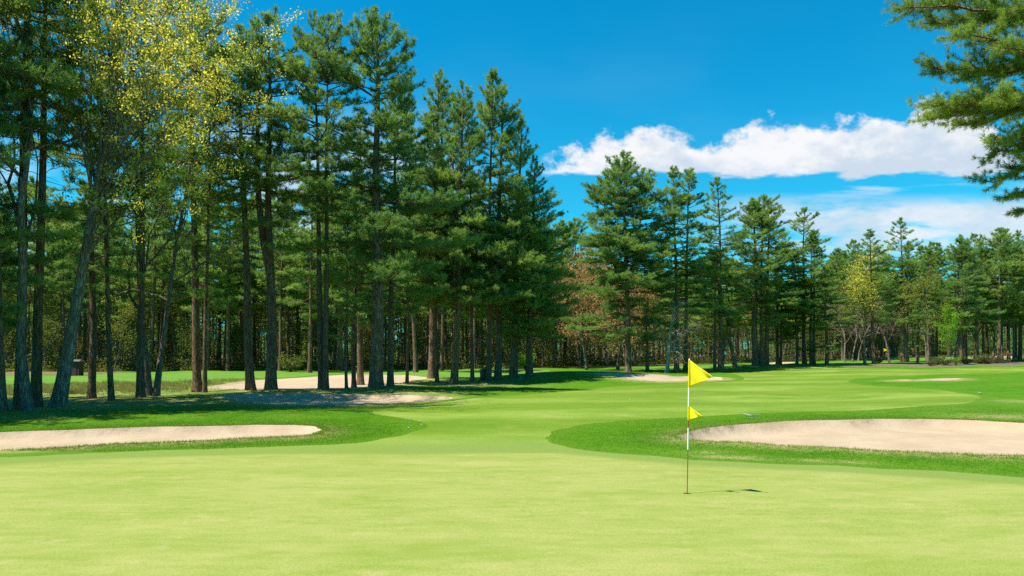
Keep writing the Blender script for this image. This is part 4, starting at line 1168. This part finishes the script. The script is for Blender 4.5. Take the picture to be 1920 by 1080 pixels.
# far woodland: one mass of trunks and boughs behind the separate trees
def far_wood():
    rg = np.random.default_rng(9)
    w, f = Buf(), Buf()
    n = 760
    U = np.concatenate([rg.uniform(-.78, .82, 500), rg.uniform(.33, .86, 260)])
    Yn = np.where(U < .1, rg.uniform(112, 165, n), np.where(U < .4, rg.uniform(160, 205, n), rg.uniform(200, 260, n)))
    X = U * Yn; Z = H0(X, Yn); hh = rg.uniform(13, 18, n) + np.where(U > .35, 3.0, 0)
    s = np.linspace(0, 1, 5)
    p = np.stack([X[:, None] + 0 * s, Yn[:, None] + 0 * s, Z[:, None] - .3 + hh[:, None] * s], -1) + rg.normal(0, .12, (n, 5, 3))
    tubes(w, p, (.20 * (1 - .8 * s))[None].repeat(n, 0), 5, ref=(1, .1, 0))
    nb = 26
    bi = np.repeat(np.arange(n), nb)
    t = rg.uniform(.02, 1, len(bi)); L = 3.6 * (1 - t) ** .6 * rg.uniform(.5, 1.2, len(bi)) + .5; az = rg.uniform(0, 6.28, len(bi))
    nk = 26
    ci = np.repeat(np.arange(len(bi)), nk)
    q = rg.uniform(.2, 1, len(ci)); ww = rg.normal(0, .30, len(ci)) * L[ci] * .7
    C = np.stack([X[bi][ci] + np.cos(az[ci]) * q * L[ci] - np.sin(az[ci]) * ww, Yn[bi][ci] + np.sin(az[ci]) * q * L[ci] + np.cos(az[ci]) * ww, Z[bi][ci] + t[ci] * hh[bi][ci] + .15 * q * L[ci] + rg.normal(0, .12, len(ci))], 1)
    D = np.stack([np.cos(az[ci]), np.sin(az[ci]), 0 * ci], 1)
    needles(f, C, D, np.clip(rg.normal(.4, .2, len(bi)), 0, 1)[ci], rg, 2, .62, .13)
    fm = f
    V = np.concatenate(w.V + fm.V); nw = w.n
    T = np.concatenate([t_ + nw for t_ in fm.T]); Q = np.concatenate(w.Q)
    mi = np.concatenate([np.ones(len(T), int), np.zeros(len(Q), int)])
    me = mesh_np('far_woodland', V, T, Q, [M_BARK, M_PINE], {'tint': np.concatenate(w.A + fm.A)}, False, mi)
    o = link('far_woodland', me)
    o['kind'] = 'stuff'
far_wood()

def undergrowth():
    rg = np.random.default_rng(10)
    f = Buf()
    n = 2600
    U = rg.uniform(-.72, .75, n)
    y0 = np.interp(U, [-.72, -.4, 0, .1, .4, .75], [73, 77, 84, 97, 128, 150])
    Yn = y0 + rg.exponential(9, n) ; X = U * Yn
    ok = inside(WOODF, X, Yn); X, Yn = X[ok], Yn[ok]; n = len(X)
    Z = H0(X, Yn); hh = np.clip(rg.exponential(1.0, n), .25, 3.8)
    m = 60; ci = np.repeat(np.arange(n), m)
    C = np.stack([X[ci] + rg.normal(0, .55, n * m), Yn[ci] + rg.normal(0, .55, n * m), Z[ci] + hh[ci] * rg.uniform(0, 1.1, n * m)], 1)
    a = nrm(rg.normal(size=(n * m, 3))); b_ = nrm(np.cross(a, rg.normal(size=(n * m, 3)))); s = rg.uniform(.05, .13, (n * m, 1))
    V = np.stack([C - a * s, C + b_ * s * .6, C + a * s, C - b_ * s * .6], 1).reshape(-1, 3)
    tc = np.clip(rg.normal(.45, .25, n), 0, 1)[ci]
    # upright stems of brush among the leaves
    f.add(V, None, np.arange(4 * n * m).reshape(-1, 4), np.repeat(np.clip(tc + rg.normal(0, .12, n * m), 0, 1), 4))
    o = link('undergrowth', f.mesh('undergrowth', [M_UNDER], False))
    o['kind'] = 'stuff'
undergrowth()

def thin_stems():
    """the crowd of thin poles inside the shaded wood"""
    rg = np.random.default_rng(12)
    w = Buf(); n = 700
    U = rg.uniform(-.72, .72, n)
    y0 = np.interp(U, [-.72, -.4, 0, .1, .4, .75], [76, 79, 86, 99, 132, 155])
    Yn = y0 + rg.uniform(0, 30, n); X = U * Yn
    ok = inside(WOODF, X, Yn); X, Yn = X[ok], Yn[ok]; n = len(X)
    Z = H0(X, Yn); hh = rg.uniform(5, 13, n); s = np.linspace(0, 1, 5)
    lean = rg.normal(0, .05, (n, 2))
    p = np.stack([X[:, None] + lean[:, :1] * s * hh[:, None], Yn[:, None] + lean[:, 1:] * s * hh[:, None], Z[:, None] - .2 + hh[:, None] * s], -1) + rg.normal(0, .05, (n, 5, 3))
    tubes(w, p, rg.uniform(.035, .085, (n, 1)) * (1 - .75 * s)[None], 5, ref=(1, .1, 0))
    o = link('thicket', w.mesh('thicket', [M_BARKG])); o['kind'] = 'stuff'
thin_stems()

# ------------------------------------------------------------------ brush at the right
def shrub_geo(seed, rx, rz_, leaf, n=900, s0=.07):
    rg = np.random.default_rng(seed); w, f = Buf(), Buf()
    k = 26; s = np.linspace(0, 1, 5); az = rg.uniform(0, 6.28, k); L = rg.uniform(.6, 1.1, k)
    p = np.stack([np.cos(az)[:, None] * s * rx * L[:, None] * .9, np.sin(az)[:, None] * s * rx * L[:, None] * .9, s * rz_ * L[:, None]], -1) + rg.normal(0, .04, (k, 5, 3))
    tubes(w, p, (.016 * (1 - .7 * s))[None].repeat(k, 0), 3)
    i = rg.integers(0, k, n); C = p[i, rg.integers(2, 5, n)] + rg.normal(0, .17, (n, 3)) * np.array([1, 1, .8]); C[:, 2] = np.abs(C[:, 2])
    a = nrm(rg.normal(size=(n, 3))); b_ = nrm(np.cross(a, rg.normal(size=(n, 3)))); q = s0 * rg.uniform(.6, 1.3, (n, 1))
    f.add(np.stack([C - a * q, C + b_ * q * .6, C + a * q, C - b_ * q * .6], 1).reshape(-1, 3), None, np.arange(4 * n).reshape(-1, 4), np.repeat(np.clip(rg.normal(.5, .2, n), 0, 1), 4))
    return w.mesh('shrub_stems', [M_BARKG]), f.mesh('shrub_leaves', [leaf], False)
SHR = [shrub_geo(1, .8, .9, M_UNDER), shrub_geo(2, 1.0, .8, M_BROWNL), shrub_geo(3, .7, 1.3, M_LIME, 700)]
for (qx, qy, kd, s, lb) in [(1757, 684, 0, 1.1, "green shrub left of the lime green sapling"), (1772, 685, 1, 1.0, "brown shrub at the left foot of the lime green sapling"), (1792, 685, 2, .8, "small bright shrub at the right foot of the lime green sapling"),
                            (1812, 683, 1, 1.2, "brown twiggy shrub second right of the lime green sapling"), (1838, 682, 0, 1.2, "yellow-green shrub in the middle of the brush at right"), (1851, 682, 1, 1.1, "brown shrub right of the yellow-green shrub in the brush"),
                            (1868, 681, 1, 1.3, "wide brown shrub at the right end of the brush"), (1745, 686, 1, .8, "low brown shrub at the left end of the brush"), (1647, 681, 0, .7, "small shrub among the trunks behind the far yellow-leaved tree"),
                            (545, 697, 0, 1.5, "green bush at the wood's edge between the brown and pale grey pines"), (985, 694, 2, 1.2, "yellow-green bush between the two last dark pines of the left row")]:
    c = P(qx, qy); g = SHR[kd]
    r_ = tag(link('shrub', None, None, (c[0], c[1], hz(*c) - .03)), lb, "shrub", "shrubs of the brush at right" if qx > 1700 else None)
    s *= .8 if qx > 1700 else 1
    for nm, me in (('stem', g[0]), ('foliage', g[1])):
        o = link(nm, me, r_); o.scale = (s, s, s); o.rotation_euler = (0, 0, qx * .7)

# ------------------------------------------------------------------ the near pine at the right edge
def near_pine():
    rg = np.random.default_rng(21)
    Yt = 18.0
    Xt = (2160 - 960) / FPX * Yt
    z0 = hz(Xt, Yt)
    wood, fol = Buf(), Buf()
    H = 19.0
    zz = np.concatenate([[-.3, 0, .12, .3, .6, 1.0], np.linspace(1.6, H, 22)])
    trunk_tube(wood, np.stack([.1 * np.sin(zz * .3), .08 * np.sin(zz * .25 + 1), zz], 1), .34 * np.clip(1 - zz / H, 0, 1) ** .8 + .012, 14, 5)
    need = dict(step=.05, n=15, len=.105, w=.0075)
    # limbs reaching into the picture: (photo x, y of tip, metres of depth, rise of the tip above the root, thickness)
    tips = [(1666, 14, 17.4, .15), (1700, 45, 18.3, .0), (1740, -30, 18.0, .1), (1712, 126, 17.6, -.25), (1760, 150, 18.6, -.2), (1716, 198, 17.2, -.35), (1710, 224, 18.0, -.45), (1762, 236, 18.8, -.3), (1822, 268, 17.0, -.4),
            (1818, 302, 18.0, -.55), (1806, 338, 17.7, -.7), (1842, 371, 18.4, -.7), (1880, 398, 17.8, -.6), (1850, 90, 16.6, .1), (1840, 180, 16.4, -.2), (1860, 225, 19.4, -.2), (1800, 60, 19.2, 0), (1885, 300, 16.8, -.3), (1868, 20, 16.9, .2), (1900, 130, 19.6, 0), (1905, 440, 18.6, -.8), (1760, 70, 16.9, -.1), (1890, 260, 18.8, -.3)]
    def limb(org, tip, sag, dens, nd):
        k = 12; s = np.linspace(0, 1, k)[:, None]
        mid = (org + tip) / 2 + np.array([0, 0, sag])
        p = (1 - s) ** 2 * org + 2 * s * (1 - s) * mid + s ** 2 * tip
        p[1:-1] += rg.normal(0, .05, (k - 2, 3))
        L = float(np.linalg.norm(tip - org))
        tubes(wood, p[None], ((.012 + .011 * L) * (1 - .85 * s[:, 0]))[None], 6)
        tb = np.clip(rg.normal(.5, .15), 0, 1)
        nT = int(L * 15 * dens)
        sv = .30 + .70 * rg.uniform(0, 1, nT) ** .8
        f = sv * (k - 1); i0 = np.minimum(f.astype(int), k - 2); fr = (f - i0)[:, None]
        q0 = p[i0] * (1 - fr) + p[i0 + 1] * fr; tg = nrm(p[i0 + 1] - p[i0])
        an = rg.choice([-1, 1], nT) * rg.uniform(.25, 1.0, nT); ca, sa = np.cos(an), np.sin(an)
        td = nrm(np.stack([tg[:, 0] * ca - tg[:, 1] * sa, tg[:, 0] * sa + tg[:, 1] * ca, tg[:, 2] + rg.normal(.12, .24, nT)], 1))
        tl = np.clip((L * .30) * (1.12 - .85 * sv) * rg.uniform(.4, 1.2, nT), .12, 1.2)
        q1 = q0 + td * tl[:, None]
        ss_ = np.linspace(0, 1, 4)[None, :, None]
        tw = q0[:, None] * (1 - ss_) + q1[:, None] * ss_; tw[:, :, 2] += .12 * tl[:, None] * np.linspace(0, 1, 4)[None] ** 2
        tubes(wood, tw, np.repeat((.007 * (1 - .6 * ss_[0, :, 0]))[None], nT, 0), 3)
        nt = np.maximum(2, (tl / nd['step']).astype(int)); ti = np.repeat(np.arange(nT), nt)
        sf = rg.uniform(.2, 1.05, len(ti))[:, None]
        C = q0[ti] + td[ti] * tl[ti][:, None] * sf; C[:, 2] += .12 * tl[ti] * sf[:, 0] ** 2
        needles(fol, C + rg.normal(0, .012, C.shape), td[ti], np.clip(tb + rg.normal(0, .1, nT)[ti] + .2 * (sf[:, 0] - .5), 0, 1), rg, nd['n'], nd['len'], nd['w'], .2, .8)
    for (qx, qy, Yd, rise) in tips[:20] + tips[21:]:
        qx += 32
        tip = np.array([(qx - 960) / FPX * Yd - Xt, Yd - Yt, CAM_H + (HOR - qy) / FPX * Yd - z0])
        org = np.array([0, 0, tip[2] - rise * 1.0])
        limb(org, tip, .12 + .1 * rg.normal(), 1.35, need)
    # the rest of the crown, out of the picture
    coarse = dict(step=.10, n=8, len=.16, w=.018)
    for z in np.arange(5.0, H - .4, .6):
        t = (z - 5) / (H - 5)
        for i in range(4):
            az = rg.uniform(-1.9, 1.9) if z < 11.5 else rg.uniform(0, 6.28)
            L = (1 - t) ** .7 * 4.6 * rg.uniform(.6, 1.1) + .4
            limb(np.array([0, 0, z]), np.array([math.cos(az) * L, math.sin(az) * L, z + (t - .2) * L * .6]), 0.0, .45, coarse)
    root = tag(link('pine_tree', None, None, (Xt, Yt, z0)), "near pine whose feathery boughs hang into the photo's upper right corner", "pine tree")
    link('trunk', wood.mesh('near_pine_trunk', [M_BARK]), root); link('crown', fol.mesh('near_pine_crown', [M_PINEN], False), root)
near_pine()

# ------------------------------------------------------------------ grass blades where the turf is long
def blades():
    rg = np.random.default_rng(30)
    def make(X, Y, hgt, wid, mat, name, tint):
        n = len(X); Z = H0(X, Y)
        for b in BUNK:
            p = b['poly']; near = np.nonzero((X > p[:, 0].min() - 2) & (X < p[:, 0].max() + 2) & (Y > p[:, 1].min() - 2) & (Y < p[:, 1].max() + 2))[0]
            if len(near):
                d = dist_to(p, X[near], Y[near]); Z[near] += .05 * np.exp(-d / .6)
        az = rg.uniform(0, 6.28, n); h = hgt * rg.uniform(.5, 1.25, n); w = wid * rg.uniform(.7, 1.3, n); ln = rg.normal(0, .45, (n, 2)) * h[:, None]
        B = np.stack([X, Y, Z - .004], 1); sdv = np.stack([np.cos(az), np.sin(az), 0 * az], 1) * w[:, None] * .5
        tip = B + np.concatenate([ln, h[:, None]], 1)
        V = np.stack([B - sdv, B + sdv, tip], 1).reshape(-1, 3)
        me = mesh_np(name, V, np.arange(3 * n).reshape(-1, 3), None, [mat], {'tint': np.repeat(np.clip(tint + rg.normal(0, .2, n), 0, 1), 3)}, False)
        o = link(name, me); o['kind'] = 'stuff'
    def region(n, x0, x1, y0, y1, rough_only=True):
        X = rg.uniform(x0, x1, n); Y = rg.uniform(y0, y1, n)
        ok = np.ones(n, bool)
        for q in [GREEN, FAIR] + [b['poly'] for b in BUNK]:
            ok &= ~inside(q, X, Y)
        return X[ok], Y[ok]
    xa, ya = region(330000, 1.0, 19.0, 14.0, 30.0)
    xb, yb = region(330000, -19.0, -1.5, 17.5, 29.0)
    X = np.concatenate([xa, xb]); Y = np.concatenate([ya, yb])
    d = np.full(len(X), 9.0)
    for i in (0, 4):
        d = np.minimum(d, dist_to(BUNK[i]['poly'], X, Y))
    keep = rg.uniform(size=len(X)) < np.clip(1.25 - d / 2.6, .3, 1)
    X, Y, d = X[keep], Y[keep], d[keep]
    make(X, Y, np.where(d < .25, .060, .030), .008, M_BLADE, 'rough_grass', .35 + .3 * np.sin(X * 1.7) * np.sin(Y * 2.3) + .5 * np.exp(-(d / .35) ** 2))
    dd = d < .5
    X2, Y2 = X[dd] + rg.normal(0, .05, dd.sum()), Y[dd] + rg.normal(0, .05, dd.sum()); ok = np.ones(len(X2), bool)
    for i in (0, 4):
        ok &= ~inside(BUNK[i]['poly'], X2, Y2)
    X2, Y2 = X2[ok][::3], Y2[ok][::3]
    make(X2, Y2, .05, .008, M_DRYB, 'dry_grass', .6)
    # unmown hummocks behind the leaning maple
    n = 42000
    c0 = np.array([P(40, 735), P(150, 728), P(230, 730), P(300, 724), P(120, 738), P(340, 720), P(60, 722)])
    ci = rg.integers(0, len(c0), n)
    X = c0[ci, 0] + rg.normal(0, 2.3, n); Y = c0[ci, 1] + rg.normal(0, 2.0, n)
    ok = (Y > 36.5)
    for q in [FAIR2] + [b['poly'] for b in BUNK]:
        ok &= ~inside(q, X, Y)
    X, Y = X[ok], Y[ok]
    cl = np.sin(X * 2.1 + 1) * np.sin(Y * 1.7) + .4 * np.sin(X * 5.3) * np.sin(Y * 4.1)
    k = cl > -.15
    make(X[k], Y[k], .16 + .12 * np.clip(cl[k], 0, 1), .022, M_DRYB, 'tall_grass', .35 + .3 * cl[k])
blades()
